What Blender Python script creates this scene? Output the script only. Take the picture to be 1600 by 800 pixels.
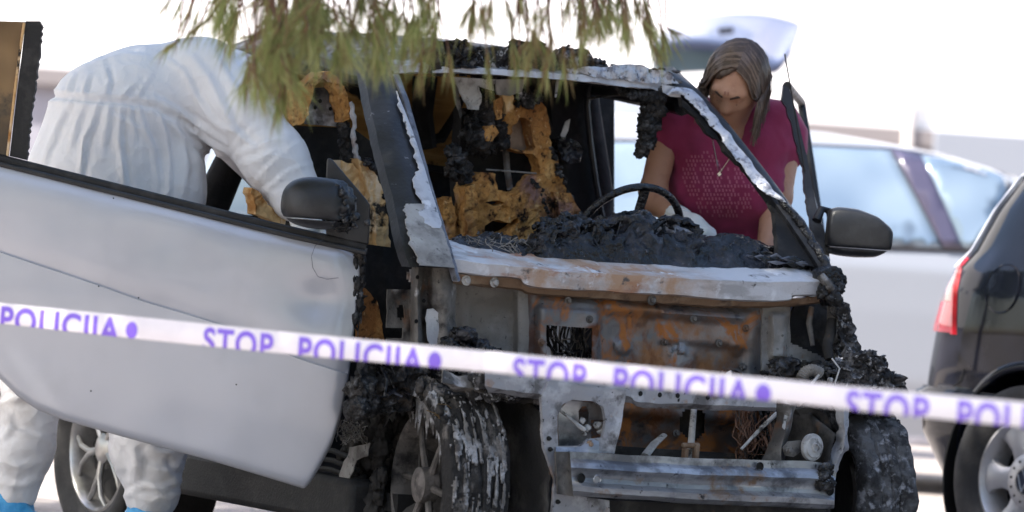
import bpy, bmesh, math, random
import numpy as np
from mathutils import Vector, Matrix, noise as mnoise

random.seed(7)
RNG = np.random.default_rng(11)
for o in list(bpy.data.objects):
    bpy.data.objects.remove(o)
SC = bpy.context.scene
COL = SC.collection
R = math.radians

# ------------------------------------------------------------------ camera
CAM_H, ROLL, FPX = 0.932, R(4.06), 6165.0
cam_d = bpy.data.cameras.new('camera')
cam_d.sensor_width = 36.0
cam_d.lens = 36.0 * FPX / 1600.0
cam_d.clip_start, cam_d.clip_end = 0.1, 600
cam_d.dof.use_dof = True
cam_d.dof.focus_distance = 10.95
cam_d.dof.aperture_fstop = 3.0
cam_d.dof.aperture_blades = 0
cam = bpy.data.objects.new('camera', cam_d)
COL.objects.link(cam)
cam.matrix_world = Matrix.Translation((0, 0, CAM_H)) @ Matrix.Rotation(R(90), 4, 'X') @ Matrix.Rotation(ROLL, 4, 'Z')
SC.camera = cam
SC.render.resolution_x, SC.render.resolution_y = 1024, 512

# ------------------------------------------------------------------ light
SUN_DIR = Vector((-0.62, -0.30, 0)).normalized()      # horizontal direction towards the sun
SUN_EL = R(50)
wd = bpy.data.worlds.new('World')
SC.world = wd
wd.use_nodes = True
nt = wd.node_tree
bg = nt.nodes['Background']
sky = nt.nodes.new('ShaderNodeTexSky')
sky.sky_type = 'NISHITA'
sky.sun_disc = False
sky.sun_elevation = SUN_EL
sky.sun_rotation = math.atan2(SUN_DIR.x, SUN_DIR.y)
sky.dust_density = 2.4
sky.air_density = 1.0
nt.links.new(sky.outputs[0], bg.inputs[0])
bg.inputs[1].default_value = 0.14
sun_l = bpy.data.lights.new('sun', 'SUN')
sun_l.energy = 4.6
sun_l.angle = R(0.6)
sun_l.color = (1.0, 0.95, 0.88)
sun = bpy.data.objects.new('sun', sun_l)
COL.objects.link(sun)
to_sun = Vector((SUN_DIR.x * math.cos(SUN_EL), SUN_DIR.y * math.cos(SUN_EL), math.sin(SUN_EL)))
sun.rotation_euler = to_sun.to_track_quat('Z', 'Y').to_euler()
sun.location = (-6, -3, 12)
SC.view_settings.view_transform = 'Standard'
SC.view_settings.look = 'None'
SC.view_settings.exposure = 1.55
SC.view_settings.gamma = 1.0
SC.view_settings.use_curve_mapping = False
SC.render.engine = 'CYCLES'
SC.cycles.max_bounces = 6
SC.cycles.use_denoising = True

# ------------------------------------------------------------------ photo geometry helpers
TH = R(32.2)
CAR0 = Vector((0.366, 11.0, 0.0))
CO, SI = math.cos(ROLL), math.sin(ROLL)
CT, ST = math.cos(TH), math.sin(TH)

def ray(px, py):
    A, B = px - 800.0, 400.0 - py
    return Vector(((A * CO - B * SI) / FPX, 1.0, (A * SI + B * CO) / FPX))

def W(px, py, d):
    """world point at depth d on the sight line of photo pixel px,py"""
    r = ray(px, py)
    return Vector((r.x * d, d, CAM_H + r.z * d))

def to_car(p):
    q = p - CAR0
    return Vector((q.x * CT + q.y * ST, -q.x * ST + q.y * CT, q.z))

def K(px, py, y=None, x=None, z=None):
    """wreck-local point (x = car's left, y = backwards, z up) on the sight line, on plane y / x / z = const"""
    o = to_car(Vector((0, 0, CAM_H)))
    r = ray(px, py)
    d = Vector((r.x * CT + r.y * ST, -r.x * ST + r.y * CT, r.z))
    if y is not None: t = (y - o.y) / d.y
    elif x is not None: t = (x - o.x) / d.x
    else: t = (z - o.z) / d.z
    return o + d * t

def KP(px, py, p0, n):
    o = to_car(Vector((0, 0, CAM_H)))
    r = ray(px, py)
    d = Vector((r.x * CT + r.y * ST, -r.x * ST + r.y * CT, r.z))
    return o + d * ((p0 - o).dot(n) / d.dot(n))

def lerp(a, b, t): return a + (b - a) * t

def pl(pts, x):
    """piecewise linear interpolation through (x, y) points"""
    if x <= pts[0][0]: return pts[0][1]
    for (a, b), (c, d) in zip(pts, pts[1:]):
        if x <= c: return b + (d - b) * (x - a) / (c - a)
    return pts[-1][1]

def sst(a, b, x):
    t = min(1, max(0, (x - a) / (b - a)))
    return t * t * (3 - 2 * t)

def nz(p, s=1.0, o=0.0):
    return mnoise.noise(Vector((p[0] * s + o, p[1] * s - o, p[2] * s + 2 * o)))

def fbm(p, s=1.0, octv=4, o=0.0):
    return mnoise.fractal(Vector((p[0] * s + o, p[1] * s - o, p[2] * s + 2 * o)), 0.9, 2.1, octv)

# ------------------------------------------------------------------ object helpers
def empty(name, loc, rz=0.0, parent=None):
    o = bpy.data.objects.new(name, None)
    o.empty_display_size = 0.1
    COL.objects.link(o)
    o.location = loc
    o.rotation_euler = (0, 0, rz)
    o.parent = parent
    return o

def tag(o, label=None, cat=None, group=None, kind=None):
    if label: o['label'] = label
    if cat: o['category'] = cat
    if group: o['group'] = group
    if kind: o['kind'] = kind
    return o

def obj(name, verts, faces, m, parent=None, smooth=True, label=None, bevel=0, sharp=None):
    me = bpy.data.meshes.new(name)
    me.from_pydata([tuple(v) for v in verts], [], [tuple(f) for f in faces])
    me.validate()
    me.update()
    if smooth:
        me.polygons.foreach_set('use_smooth', [True] * len(me.polygons))
        if sharp:
            me.set_sharp_from_angle(angle=R(sharp))
    me.materials.append(m)
    o = bpy.data.objects.new(name, me)
    COL.objects.link(o)
    o.parent = parent
    if label: o['label'] = label
    if bevel:
        b = o.modifiers.new('bevel', 'BEVEL'); b.width = bevel; b.segments = 2; b.limit_method = 'ANGLE'; b.angle_limit = R(35)
    return o

def copy_tree(o, parent=None):
    c = o.copy(); COL.objects.link(c); c.parent = parent
    for ch in list(o.children): copy_tree(ch, c)
    return c

class MB:
    """collects simple solids into one mesh"""
    def __init__(s): s.v, s.f, s.blobby = [], [], False
    def add(s, verts, faces):
        n = len(s.v); s.v += [Vector(v) for v in verts]; s.f += [tuple(i + n for i in f) for f in faces]; return s
    def box(s, c, d, M=None):
        c = Vector(c); x, y, z = d[0] / 2, d[1] / 2, d[2] / 2
        vs = [Vector((a * x, b * y, e * z)) for a in (-1, 1) for b in (-1, 1) for e in (-1, 1)]
        if M is not None: vs = [M @ v for v in vs]
        return s.add([c + v for v in vs], [(0, 1, 3, 2), (4, 6, 7, 5), (0, 4, 5, 1), (2, 3, 7, 6), (0, 2, 6, 4), (1, 5, 7, 3)])
    def tube(s, pts, r, n=8, cap=True, flat=1.0):
        pts = [Vector(p) for p in pts]
        rs = r if isinstance(r, (list, tuple)) else [r] * len(pts)
        vs, fs = [], []
        prev = None
        for i, p in enumerate(pts):
            t = (pts[min(i + 1, len(pts) - 1)] - pts[max(i - 1, 0)])
            if t.length < 1e-9: t = Vector((0, 0, 1))
            t.normalize()
            if prev is None:
                a = Vector((0, 0, 1)) if abs(t.z) < .9 else Vector((1, 0, 0))
                u = t.cross(a).normalized()
            else:
                u = (prev - t * prev.dot(t))
                u = u.normalized() if u.length > 1e-6 else t.orthogonal().normalized()
            prev = u
            w = t.cross(u)
            for k in range(n):
                an = 2 * math.pi * k / n
                vs.append(p + (u * math.cos(an) + w * math.sin(an) * flat) * rs[i])
        for i in range(len(pts) - 1):
            for k in range(n):
                fs.append((i * n + k, i * n + (k + 1) % n, (i + 1) * n + (k + 1) % n, (i + 1) * n + k))
        if cap:
            fs.append(tuple(range(n))[::-1]); fs.append(tuple((len(pts) - 1) * n + k for k in range(n)))
        return s.add(vs, fs)
    def lathe(s, prof, c, axis, n=24, M=None):
        """prof: (radius, offset along axis)"""
        c = Vector(c); ax = Vector(axis).normalized(); u = ax.orthogonal().normalized(); w = ax.cross(u)
        vs, fs = [], []
        for (r, h) in prof:
            for k in range(n):
                an = 2 * math.pi * k / n
                vs.append(c + ax * h + (u * math.cos(an) + w * math.sin(an)) * r)
        for i in range(len(prof) - 1):
            for k in range(n):
                fs.append((i * n + k, i * n + (k + 1) % n, (i + 1) * n + (k + 1) % n, (i + 1) * n + k))
        if prof[0][0] > 1e-4: fs.append(tuple(range(n))[::-1])
        if prof[-1][0] > 1e-4: fs.append(tuple((len(prof) - 1) * n + k for k in range(n)))
        return s.add(vs, fs)
    def blob(s, c, r, amp=.3, sc=3.0, sub=2, seed=0.0, squash=(1, 1, 1)):
        s.blobby = True
        bm = bmesh.new(); bmesh.ops.create_icosphere(bm, subdivisions=sub + (1 if r > .009 and sub < 4 else 0), radius=1)
        vs = []
        for v in bm.verts:
            d = v.co.normalized()
            k = 1 + amp * .8 * fbm(d, sc * .8, 4, seed)
            vs.append(Vector(c) + Vector((d.x * squash[0], d.y * squash[1], d.z * squash[2])) * r * k)
        bm.verts.index_update()
        fs = [tuple(v.index for v in f.verts) for f in bm.faces]
        bm.free()
        return s.add(vs, fs)
    def build(s, name, m, parent=None, smooth=True, label=None, bevel=0, sharp=40):
        o = obj(name, s.v, s.f, m, parent, smooth, label, bevel, sharp if smooth and not s.blobby else None)
        if s.blobby and len(s.f) > 1500: o['kind'] = 'stuff'
        return o

def grid_faces(nu, nv, wrap=False, skip=None):
    fs = []
    for i in range(nu - 1):
        for j in range(nv if wrap else nv - 1):
            j2 = (j + 1) % nv
            if skip and skip(i, j): continue
            fs.append((i * nv + j, (i + 1) * nv + j, (i + 1) * nv + j2, i * nv + j2))
    return fs

def solid_grid(P, thick, skip=None):
    """P[i][j] front points; gives front, back and rim with a thickness vector or function"""
    nu, nv = len(P), len(P[0])
    v = [p for row in P for p in row]
    n = len(v)
    T = thick if callable(thick) else (lambda i, j: thick)
    v2 = [P[i][j] + T(i, j) for i in range(nu) for j in range(nv)]
    ok = {}
    f = []
    for i in range(nu - 1):
        for j in range(nv - 1):
            if skip and skip(i, j): continue
            ok[(i, j)] = 1
            a = (i * nv + j, (i + 1) * nv + j, (i + 1) * nv + j + 1, i * nv + j + 1)
            f.append(a); f.append(tuple(n + k for k in reversed(a)))
    for (i, j) in ok:
        a, b, c, d = i * nv + j, (i + 1) * nv + j, (i + 1) * nv + j + 1, i * nv + j + 1
        if (i, j - 1) not in ok: f.append((b, a, a + n, b + n))
        if (i, j + 1) not in ok: f.append((d, c, c + n, d + n))
        if (i - 1, j) not in ok: f.append((a, d, d + n, a + n))
        if (i + 1, j) not in ok: f.append((c, b, b + n, c + n))
    used = sorted({k for q in f for k in q}); mp = {k: i for i, k in enumerate(used)}
    allv = v + v2
    return [allv[k] for k in used], [tuple(mp[k] for k in q) for q in f]

def plate(loop, depth, holes=(), disp=None, maxlen=None):
    """flat outline (list of 3D points, planar) with holes -> solid of a given depth vector; returns verts, faces"""
    bm = bmesh.new()
    def addloop(L):
        vs = [bm.verts.new(p) for p in L]
        return [bm.edges.new((vs[i], vs[(i + 1) % len(vs)])) for i in range(len(vs))]
    es = addloop(loop)
    for h in holes: es += addloop(h)
    bmesh.ops.triangle_fill(bm, use_beauty=True, use_dissolve=False, edges=es)
    if maxlen:
        for _ in range(5):
            lg = [e for e in bm.edges if e.calc_length() > maxlen]
            if not lg: break
            bmesh.ops.subdivide_edges(bm, edges=lg, cuts=1)
            bmesh.ops.triangulate(bm, faces=[f for f in bm.faces if len(f.verts) > 3])
    bm.verts.index_update()
    verts = [v.co.copy() for v in bm.verts]
    faces = [tuple(v.index for v in f.verts) for f in bm.faces]
    bnd = [(e.verts[0].index, e.verts[1].index) for e in bm.edges if len(e.link_faces) == 1]
    bm.free()
    if disp: verts = [p + disp(p) for p in verts]
    n = len(verts)
    d = Vector(depth)
    out = verts + [p + d for p in verts]
    fs = faces + [tuple(n + i for i in reversed(f)) for f in faces] + [(a, b, b + n, a + n) for a, b in bnd]
    return out, fs

def fix_normals(o):
    bm = bmesh.new(); bm.from_mesh(o.data)
    bmesh.ops.recalc_face_normals(bm, faces=bm.faces)
    bm.to_mesh(o.data); bm.free()
    return o

# ------------------------------------------------------------------ signed-distance modelling (numpy surface nets)
def sd_cone(P, a, b, ra, rb):
    a = np.array(a, dtype=np.float32); b = np.array(b, dtype=np.float32)
    ba = b - a; L2 = float(ba @ ba) + 1e-12
    t = np.clip(((P - a) @ ba) / L2, 0, 1)
    d = P - a - t[..., None] * ba
    return np.sqrt((d * d).sum(-1)) - (ra + (rb - ra) * t)

def sd_ell(P, c, r, Rm=None):
    q = P - np.array(c, dtype=np.float32)
    if Rm is not None: q = q @ np.array(Rm, dtype=np.float32)
    r = np.array(r, dtype=np.float32)
    k0 = np.sqrt(((q / r) ** 2).sum(-1)); k1 = np.sqrt(((q / (r * r)) ** 2).sum(-1))
    return k0 * (k0 - 1.0) / (k1 + 1e-9)

def smin(a, b, k):
    h = np.clip(.5 + .5 * (b - a) / k, 0, 1)
    return b + (a - b) * h - k * h * (1 - h)

def surface_nets(fn, lo, hi, h):
    lo = np.array(lo, dtype=np.float32); hi = np.array(hi, dtype=np.float32)
    n = np.ceil((hi - lo) / h).astype(int) + 1
    ax = [lo[i] + h * np.arange(n[i], dtype=np.float32) for i in range(3)]
    G = np.stack(np.meshgrid(*ax, indexing='ij'), -1)
    F = fn(G)
    S = F < 0
    c = np.zeros(tuple(n - 1), dtype=np.int8)
    offs = [(i, j, k) for i in (0, 1) for j in (0, 1) for k in (0, 1)]
    sl = lambda o: tuple(slice(o[d], o[d] + n[d] - 1) for d in range(3))
    for o in offs: c += S[sl(o)]
    cells = np.argwhere((c > 0) & (c < 8))
    idx = -np.ones(tuple(n - 1), dtype=np.int64)
    idx[tuple(cells.T)] = np.arange(len(cells))
    acc = np.zeros((len(cells), 3)); cnt = np.zeros(len(cells))
    for o in offs:
        for d in range(3):
            if o[d]: continue
            o2 = list(o); o2[d] = 1
            A = cells + np.array(o); B = cells + np.array(o2)
            fa = F[tuple(A.T)]; fb = F[tuple(B.T)]
            m = (fa < 0) != (fb < 0)
            t = fa / (fa - fb + 1e-12)
            p = A + (B - A) * t[:, None]
            acc[m] += p[m]; cnt[m] += 1
    V = lo + h * acc / cnt[:, None]
    faces = []
    for d in range(3):
        e, g = [(1, 2), (2, 0), (0, 1)][d]
        s0 = [slice(0, None)] * 3; s1 = [slice(0, None)] * 3
        s0[d] = slice(0, n[d] - 1); s1[d] = slice(1, n[d])
        s0[e] = s1[e] = slice(1, n[e] - 1); s0[g] = s1[g] = slice(1, n[g] - 1)
        a = S[tuple(s0)]; b = S[tuple(s1)]
        for flip, M in ((0, a & ~b), (1, ~a & b)):
            q = np.argwhere(M)
            q[:, e] += 1; q[:, g] += 1
            def cell(de, dg):
                r = q.copy(); r[:, e] += de; r[:, g] += dg
                return idx[tuple(r.T)]
            Q = np.stack([cell(-1, -1), cell(0, -1), cell(0, 0), cell(-1, 0)], 1)
            if flip: Q = Q[:, ::-1]
            faces.append(Q)
    return V, np.concatenate(faces)

def sdf_obj(name, fn, lo, hi, h, m, parent=None, disp=None, label=None, origin=None):
    V, Fc = surface_nets(fn, lo, hi, h)
    vs = [Vector(v) for v in V]
    o = obj(name, vs, Fc.tolist(), m, parent, True, label)
    if disp and getattr(disp, 'vec', False):
        me = o.data; n3 = len(me.vertices) * 3
        co = np.empty(n3, dtype=np.float32); me.vertices.foreach_get('co', co); co = co.reshape(-1, 3)
        nr = np.array([v.normal[:] for v in me.vertices], dtype=np.float32)
        co = co + nr * disp(co, nr)[:, None]
        me.vertices.foreach_set('co', co.ravel()); me.update()
    elif disp:
        me = o.data
        nr = [v.normal.copy() for v in me.vertices]
        for v, n_ in zip(me.vertices, nr): v.co = v.co + n_ * disp(v.co, n_)
        me.update()
    return o
# ------------------------------------------------------------------ procedural materials
def _mask(nt, co, spec):
    """spec: dict(kind, scale, lo, hi, detail, dist, stretch, seed)"""
    N, L = nt.nodes, nt.links
    mp = N.new('ShaderNodeMapping')
    st = spec.get('stretch', (1, 1, 1))
    mp.inputs['Scale'].default_value = st
    sd = spec.get('seed', 0)
    mp.inputs['Location'].default_value = (sd * 1.37, sd * 2.11, sd * .73)
    L.new(co, mp.inputs[0])
    k = spec.get('kind', 'noise')
    if k == 'noise':
        t = N.new('ShaderNodeTexNoise'); t.inputs['Scale'].default_value = spec.get('scale', 5)
        t.inputs['Detail'].default_value = spec.get('detail', 6); t.inputs['Roughness'].default_value = spec.get('rough', .62)
        t.inputs['Distortion'].default_value = spec.get('dist', 0); out = t.outputs[0]
    elif k == 'voronoi':
        t = N.new('ShaderNodeTexVoronoi'); t.feature = spec.get('feature', 'DISTANCE_TO_EDGE'); t.inputs['Scale'].default_value = spec.get('scale', 8)
        out = t.outputs['Distance']
    elif k == 'grad':      # along an object axis
        sx = N.new('ShaderNodeSeparateXYZ'); L.new(co, sx.inputs[0]); out = sx.outputs[spec['axis']]
        if spec.get('wob'):
            t = N.new('ShaderNodeTexNoise'); t.inputs['Scale'].default_value = spec.get('scale', 12); t.inputs['Detail'].default_value = 6
            L.new(mp.outputs[0], t.inputs[0])
            ma = N.new('ShaderNodeMath'); ma.operation = 'MULTIPLY_ADD'; ma.inputs[1].default_value = spec['wob']
            L.new(t.outputs[0], ma.inputs[0]); L.new(out, ma.inputs[2]); out = ma.outputs[0]
    elif k == 'wave':
        t = N.new('ShaderNodeTexWave'); t.inputs['Scale'].default_value = spec.get('scale', 8); t.inputs['Distortion'].default_value = spec.get('dist', 4)
        t.inputs['Detail'].default_value = 3; out = t.outputs[1]
    if k not in ('grad',): L.new(mp.outputs[0], t.inputs[0])
    mr = N.new('ShaderNodeMapRange')
    mr.inputs['From Min'].default_value = spec.get('lo', .45); mr.inputs['From Max'].default_value = spec.get('hi', .55)
    L.new(out, mr.inputs['Value'])
    r = mr.outputs[0]
    if spec.get('amt', 1) != 1:
        ma = N.new('ShaderNodeMath'); ma.operation = 'MULTIPLY'; ma.inputs[1].default_value = spec['amt']; L.new(r, ma.inputs[0]); r = ma.outputs[0]
    if spec.get('also'):
        r2 = _mask(nt, co, spec['also'])
        ma = N.new('ShaderNodeMath'); ma.operation = 'MULTIPLY'; L.new(r, ma.inputs[0]); L.new(r2, ma.inputs[1]); r = ma.outputs[0]
    return r

def MAT(name, base, layers=(), rough=.6, metal=0.0, bump=0.0, bscale=40, bdetail=6, coat=0.0, rvar=0.0, sss=0.0, trans=0.0, spec=.5, sheen=0.0, bdist=.01, btype=None, alpha=1.0, ior=1.45):
    m = bpy.data.materials.new(name); m.use_nodes = True
    nt = m.node_tree; N, L = nt.nodes, nt.links
    b = N['Principled BSDF']
    tc = N.new('ShaderNodeTexCoord'); co = tc.outputs['Object']
    b.inputs['Roughness'].default_value = rough; b.inputs['Metallic'].default_value = metal
    b.inputs['Coat Weight'].default_value = coat; b.inputs['Coat Roughness'].default_value = .05
    b.inputs['Specular IOR Level'].default_value = spec
    b.inputs['IOR'].default_value = ior
    if sss:
        b.inputs['Subsurface Weight'].default_value = sss; b.inputs['Subsurface Radius'].default_value = (.02, .01, .006)
    if trans: b.inputs['Transmission Weight'].default_value = trans
    if sheen: b.inputs['Sheen Weight'].default_value = sheen
    if alpha < 1: b.inputs['Alpha'].default_value = alpha
    cur = None
    b.inputs['Base Color'].default_value = (*base, 1)
    for (c, sp) in layers:
        mx = N.new('ShaderNodeMix'); mx.data_type = 'RGBA'
        if cur is None: mx.inputs[6].default_value = (*base, 1)
        else: L.new(cur, mx.inputs[6])
        mx.inputs[7].default_value = (*c, 1)
        L.new(_mask(nt, co, sp), mx.inputs[0])
        cur = mx.outputs[2]
        if sp.get('metal') is not None or sp.get('rgh') is not None:
            for key, inp in (('metal', 'Metallic'), ('rgh', 'Roughness')):
                if sp.get(key) is None: continue
                mf = N.new('ShaderNodeMix'); mf.data_type = 'FLOAT'
                src = b.inputs[inp]
                if src.is_linked: L.new(src.links[0].from_socket, mf.inputs[2])
                else: mf.inputs[2].default_value = src.default_value
                mf.inputs[3].default_value = sp[key]
                L.new(mx.inputs[0].links[0].from_socket, mf.inputs[0])
                L.new(mf.outputs[0], src)
    if cur is not None: L.new(cur, b.inputs['Base Color'])
    if rvar and not b.inputs['Roughness'].is_linked:
        t = N.new('ShaderNodeTexNoise'); t.inputs['Scale'].default_value = 14; t.inputs['Detail'].default_value = 5; L.new(co, t.inputs[0])
        mr = N.new('ShaderNodeMapRange'); mr.inputs['To Min'].default_value = rough - rvar; mr.inputs['To Max'].default_value = rough + rvar
        mr.inputs['From Min'].default_value = .3; mr.inputs['From Max'].default_value = .7
        L.new(t.outputs[0], mr.inputs['Value']); L.new(mr.outputs[0], b.inputs['Roughness'])
    if bump:
        t = N.new('ShaderNodeTexNoise'); t.inputs['Scale'].default_value = bscale; t.inputs['Detail'].default_value = bdetail; L.new(co, t.inputs[0])
        if btype == 'CRINKLE':
            t.inputs['Scale'].default_value = bscale * .8; t.inputs['Detail'].default_value = 2
            vm = N.new('ShaderNodeVectorMath'); vm.operation = 'SCALE'; vm.inputs['Scale'].default_value = .10; L.new(t.outputs['Color'], vm.inputs[0])
            va = N.new('ShaderNodeVectorMath'); L.new(co, va.inputs[0]); L.new(vm.outputs[0], va.inputs[1])
            t = N.new('ShaderNodeTexVoronoi'); t.feature = 'F1'; t.inputs['Scale'].default_value = bscale; t.inputs['Detail'].default_value = 1.5; L.new(va.outputs[0], t.inputs[0])
        bp = N.new('ShaderNodeBump'); bp.inputs['Strength'].default_value = bump; bp.inputs['Distance'].default_value = bdist
        L.new(t.outputs[0], bp.inputs['Height']); L.new(bp.outputs[0], b.inputs['Normal'])
    return m

M = {}
n_ = lambda scale, lo, hi, **k: dict(scale=scale, lo=lo, hi=hi, **k)
RUST = (.33, .125, .035); RUSTD = (.16, .06, .025); SOOT = (.012, .011, .012); ASH = (.46, .45, .46)
M['char'] = MAT('charred_black', (.008, .0075, .008), [((.05, .038, .03), n_(12, .52, .66, seed=7)), ((.12, .12, .125), n_(30, .54, .70)), ((.40, .40, .41), n_(70, .66, .76, seed=3))], rough=.62, bump=.8, bscale=90, bdist=.012, rvar=.2)
M['char_ash'] = MAT('charred_ashy', (.02, .019, .02), [((.15, .145, .15), n_(22, .48, .62)), ((.50, .50, .52), n_(34, .56, .66, seed=5))], rough=.85, bump=.9, bscale=80, bdist=.012)
M['melt'] = MAT('melted_plastic', (.006, .006, .0075), [((.04, .04, .05), n_(14, .52, .68)), ((.14, .14, .165), n_(50, .62, .76, seed=8))], rough=.27, bump=.9, bscale=48, rvar=.14, bdist=.016)
M['black'] = MAT('soot_black', (.010, .0095, .010), [((.035, .032, .03), n_(9, .5, .7))], rough=.85, bump=.3, bscale=60)
M['cavity'] = MAT('burnt_cavity', (.024, .022, .021), [((.085, .078, .07), n_(7, .5, .72)), ((.13, .07, .035), n_(11, .62, .75, seed=4))], rough=.9, bump=.5, bscale=50)
M['burnt'] = MAT('burnt_steel', (.085, .078, .072), [((.21, .195, .18), n_(5, .45, .62)), (ASH, n_(9, .56, .68, seed=2)), ((.17, .085, .045), n_(8, .58, .7, seed=6)), (SOOT, n_(6, .54, .66, seed=9)), (SOOT, n_(60, .63, .7, seed=1))], rough=.72, metal=.15, bump=.35, bscale=70)
M['grey_panel'] = MAT('scorched_grey_panel', (.22, .205, .19), [((.40, .385, .37), n_(4, .46, .62)), ((.09, .08, .075), n_(7, .52, .66, seed=3)), ((.25, .12, .06), n_(9, .6, .7, seed=8)), (SOOT, n_(70, .6, .68, seed=1, also=n_(8, .4, .6)))], rough=.75, metal=.1, bump=.2, bscale=90)
M['rust_panel'] = MAT('blued_rusty_steel', (.14, .142, .15), [((.25, .26, .28), n_(3.2, .44, .6, detail=4)), ((.06, .056, .055), n_(4.5, .54, .68, seed=7)), ((.20, .12, .075), n_(4, .52, .66, seed=17, amt=.55)), ((.23, .115, .055), dict(kind='grad', axis=0, lo=-.03, hi=.07, wob=.10, scale=9, also=dict(kind='grad', axis=0, lo=.47, hi=.40, wob=.06, scale=7, also=n_(5, .45, .58, seed=31)))), (RUSTD, n_(6, .50, .60, seed=2, dist=.4, rgh=.9, also=dict(kind='grad', axis=0, lo=-.5, hi=-.05, wob=.2))), (RUST, n_(7.5, .53, .60, seed=3, dist=.7, metal=0.0, rgh=.9, also=dict(kind='grad', axis=0, lo=-.45, hi=.02, wob=.3, scale=8))), ((.05, .05, .056), n_(10, .60, .68, seed=14)), ((.02, .02, .022), n_(42, .66, .72, seed=5))], rough=.42, metal=.45, bump=.22, bscale=60)
M['cowl'] = MAT('scorched_cowl_paint', (.60, .60, .63), [((.40, .395, .41), n_(7, .5, .64, stretch=(1, 3, 3))), ((.46, .30, .20), dict(kind='grad', axis=0, lo=-.42, hi=-.2, wob=.25, scale=9, also=dict(kind='grad', axis=0, lo=.42, hi=.2, wob=.25, scale=7, seed=2, also=n_(9, .38, .58, seed=4)))), ((.37, .16, .08), n_(8, .54, .66, seed=11, stretch=(1, 2, 2), also=dict(kind='grad', axis=0, lo=.3, hi=.0, wob=.2))), ((.72, .72, .75), n_(16, .58, .66, seed=6)), ((.11, .10, .10), n_(20, .62, .7, seed=9))], rough=.62, metal=.1, bump=.2, bscale=80)
M['beam'] = MAT('heat_tinted_galvanised', (.30, .305, .325), [((.46, .465, .49), n_(6, .46, .6, stretch=(.5, 2, 2))), ((.13, .13, .14), n_(8, .52, .64, seed=3)), ((.27, .18, .12), n_(9, .57, .66, seed=5)), ((.05, .05, .055), n_(40, .62, .70, seed=8))], rough=.42, metal=.65, bump=.12, bscale=60, rvar=.1)
M['bracket'] = MAT('scorched_bracket', (.33, .33, .355), [((.50, .50, .53), n_(10, .5, .62)), ((.13, .125, .13), n_(12, .55, .66, seed=3)), ((.30, .17, .095), n_(7, .57, .66, seed=6)), (SOOT, n_(55, .64, .7, seed=2))], rough=.55, metal=.35, bump=.22, bscale=80)
M['brownflange'] = MAT('brown_scorched_flange', (.22, .14, .09), [((.34, .25, .18), n_(9, .48, .62)), ((.08, .055, .045), n_(12, .55, .66, seed=3))], rough=.8, bump=.2, bscale=80)
M['flake'] = MAT('peeled_paint', (.52, .52, .545), [((.36, .36, .39), n_(9, .5, .62)), ((.06, .06, .065), n_(26, .60, .68, seed=4)), ((.70, .70, .72), n_(18, .58, .68, seed=9))], rough=.5, metal=.2, bump=.35, bscale=70)
M['flake_crumple'] = MAT('crumpled_silver_foil', (.50, .51, .55), [((.22, .22, .25), n_(30, .5, .6, stretch=(1, 1, 1))), ((.05, .05, .055), n_(36, .60, .66, seed=4))], rough=.4, metal=.4, bump=.8, bscale=60)
M['pillar'] = MAT('burnt_pillar_paint', (.012, .0125, .015), [((.035, .036, .042), n_(7, .5, .68)), ((.22, .22, .24), n_(46, .66, .74, seed=3))], rough=.42, bump=.15, bscale=60, rvar=.1)
M['pillar_edge'] = MAT('blue_grey_scorched_edge', (.13, .135, .16), [((.26, .265, .29), n_(12, .5, .62)), ((.04, .04, .045), n_(30, .58, .68, seed=3))], rough=.55, metal=.3, bump=.3, bscale=80)
M['foam'] = MAT('scorched_seat_foam', (.47, .235, .075), [((.60, .36, .14), n_(8, .5, .66, stretch=(2.5, 2.5, .45))), ((.30, .135, .05), n_(5, .46, .62, seed=3, dist=.4)), ((.27, .16, .14), n_(5, .54, .64, seed=21)),
    ((.13, .06, .03), n_(10, .54, .63, seed=6, dist=.8)), ((.014, .012, .011), n_(10, .59, .625, seed=6, dist=.8)), ((.05, .026, .016), n_(30, .60, .66, seed=9)), ((.24, .115, .045), n_(70, .52, .66, seed=4)), ((.66, .44, .22), n_(42, .62, .70, seed=14))], rough=.95, bump=.9, bscale=60, spec=.1, bdist=.012)
M['foam_pale'] = MAT('pale_scorched_foam', (.56, .36, .17), [((.62, .50, .36), n_(9, .5, .6, stretch=(2, 2, .5))), ((.34, .16, .05), n_(8, .52, .62, seed=3)), ((.03, .026, .022), n_(9, .57, .62, seed=6))], rough=.85, bump=.5, bscale=40, spec=.2)
M['ochre'] = MAT('ochre_rear_panel', (.40, .22, .062), [((.30, .155, .042), n_(6, .44, .6, stretch=(.35, 1, 5))), ((.52, .33, .12), n_(9, .55, .68, stretch=(.3, 1, 4), seed=3)), ((.011, .010, .009), n_(4.2, .57, .61, seed=2, dist=.8))], rough=.85, bump=.15, bscale=40)
M['silver'] = MAT('silver_metallic_paint', (.60, .615, .66), [((.54, .55, .595), n_(3, .45, .65, detail=3)), ((.40, .40, .42), n_(5, .60, .78, seed=4, amt=.5)), ((.18, .17, .16), n_(150, .77, .80, seed=9))], rough=.36, metal=.35, coat=.35, bump=.02, bscale=900)
M['silver_burnt'] = MAT('silver_paint_burnt_edge', (.60, .615, .66), [((.54, .55, .595), n_(3, .45, .65, detail=3)), ((.18, .17, .16), n_(150, .77, .80, seed=9))], rough=.36, metal=.35, coat=.3)
M['plastic'] = MAT('black_mirror_plastic', (.013, .0135, .0155), [((.022, .023, .026), n_(18, .45, .65))], rough=.40, bump=.1, bscale=300, rvar=.06)
M['plastic_melt'] = MAT('melted_mirror_plastic', (.012, .012, .013), [((.09, .09, .095), n_(40, .55, .68))], rough=.45, bump=.9, bscale=80)
M['rubber'] = MAT('black_rubber', (.012, .0115, .0115), [((.032, .030, .029), n_(20, .5, .68))], rough=.65, bump=.2, bscale=120)
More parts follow.
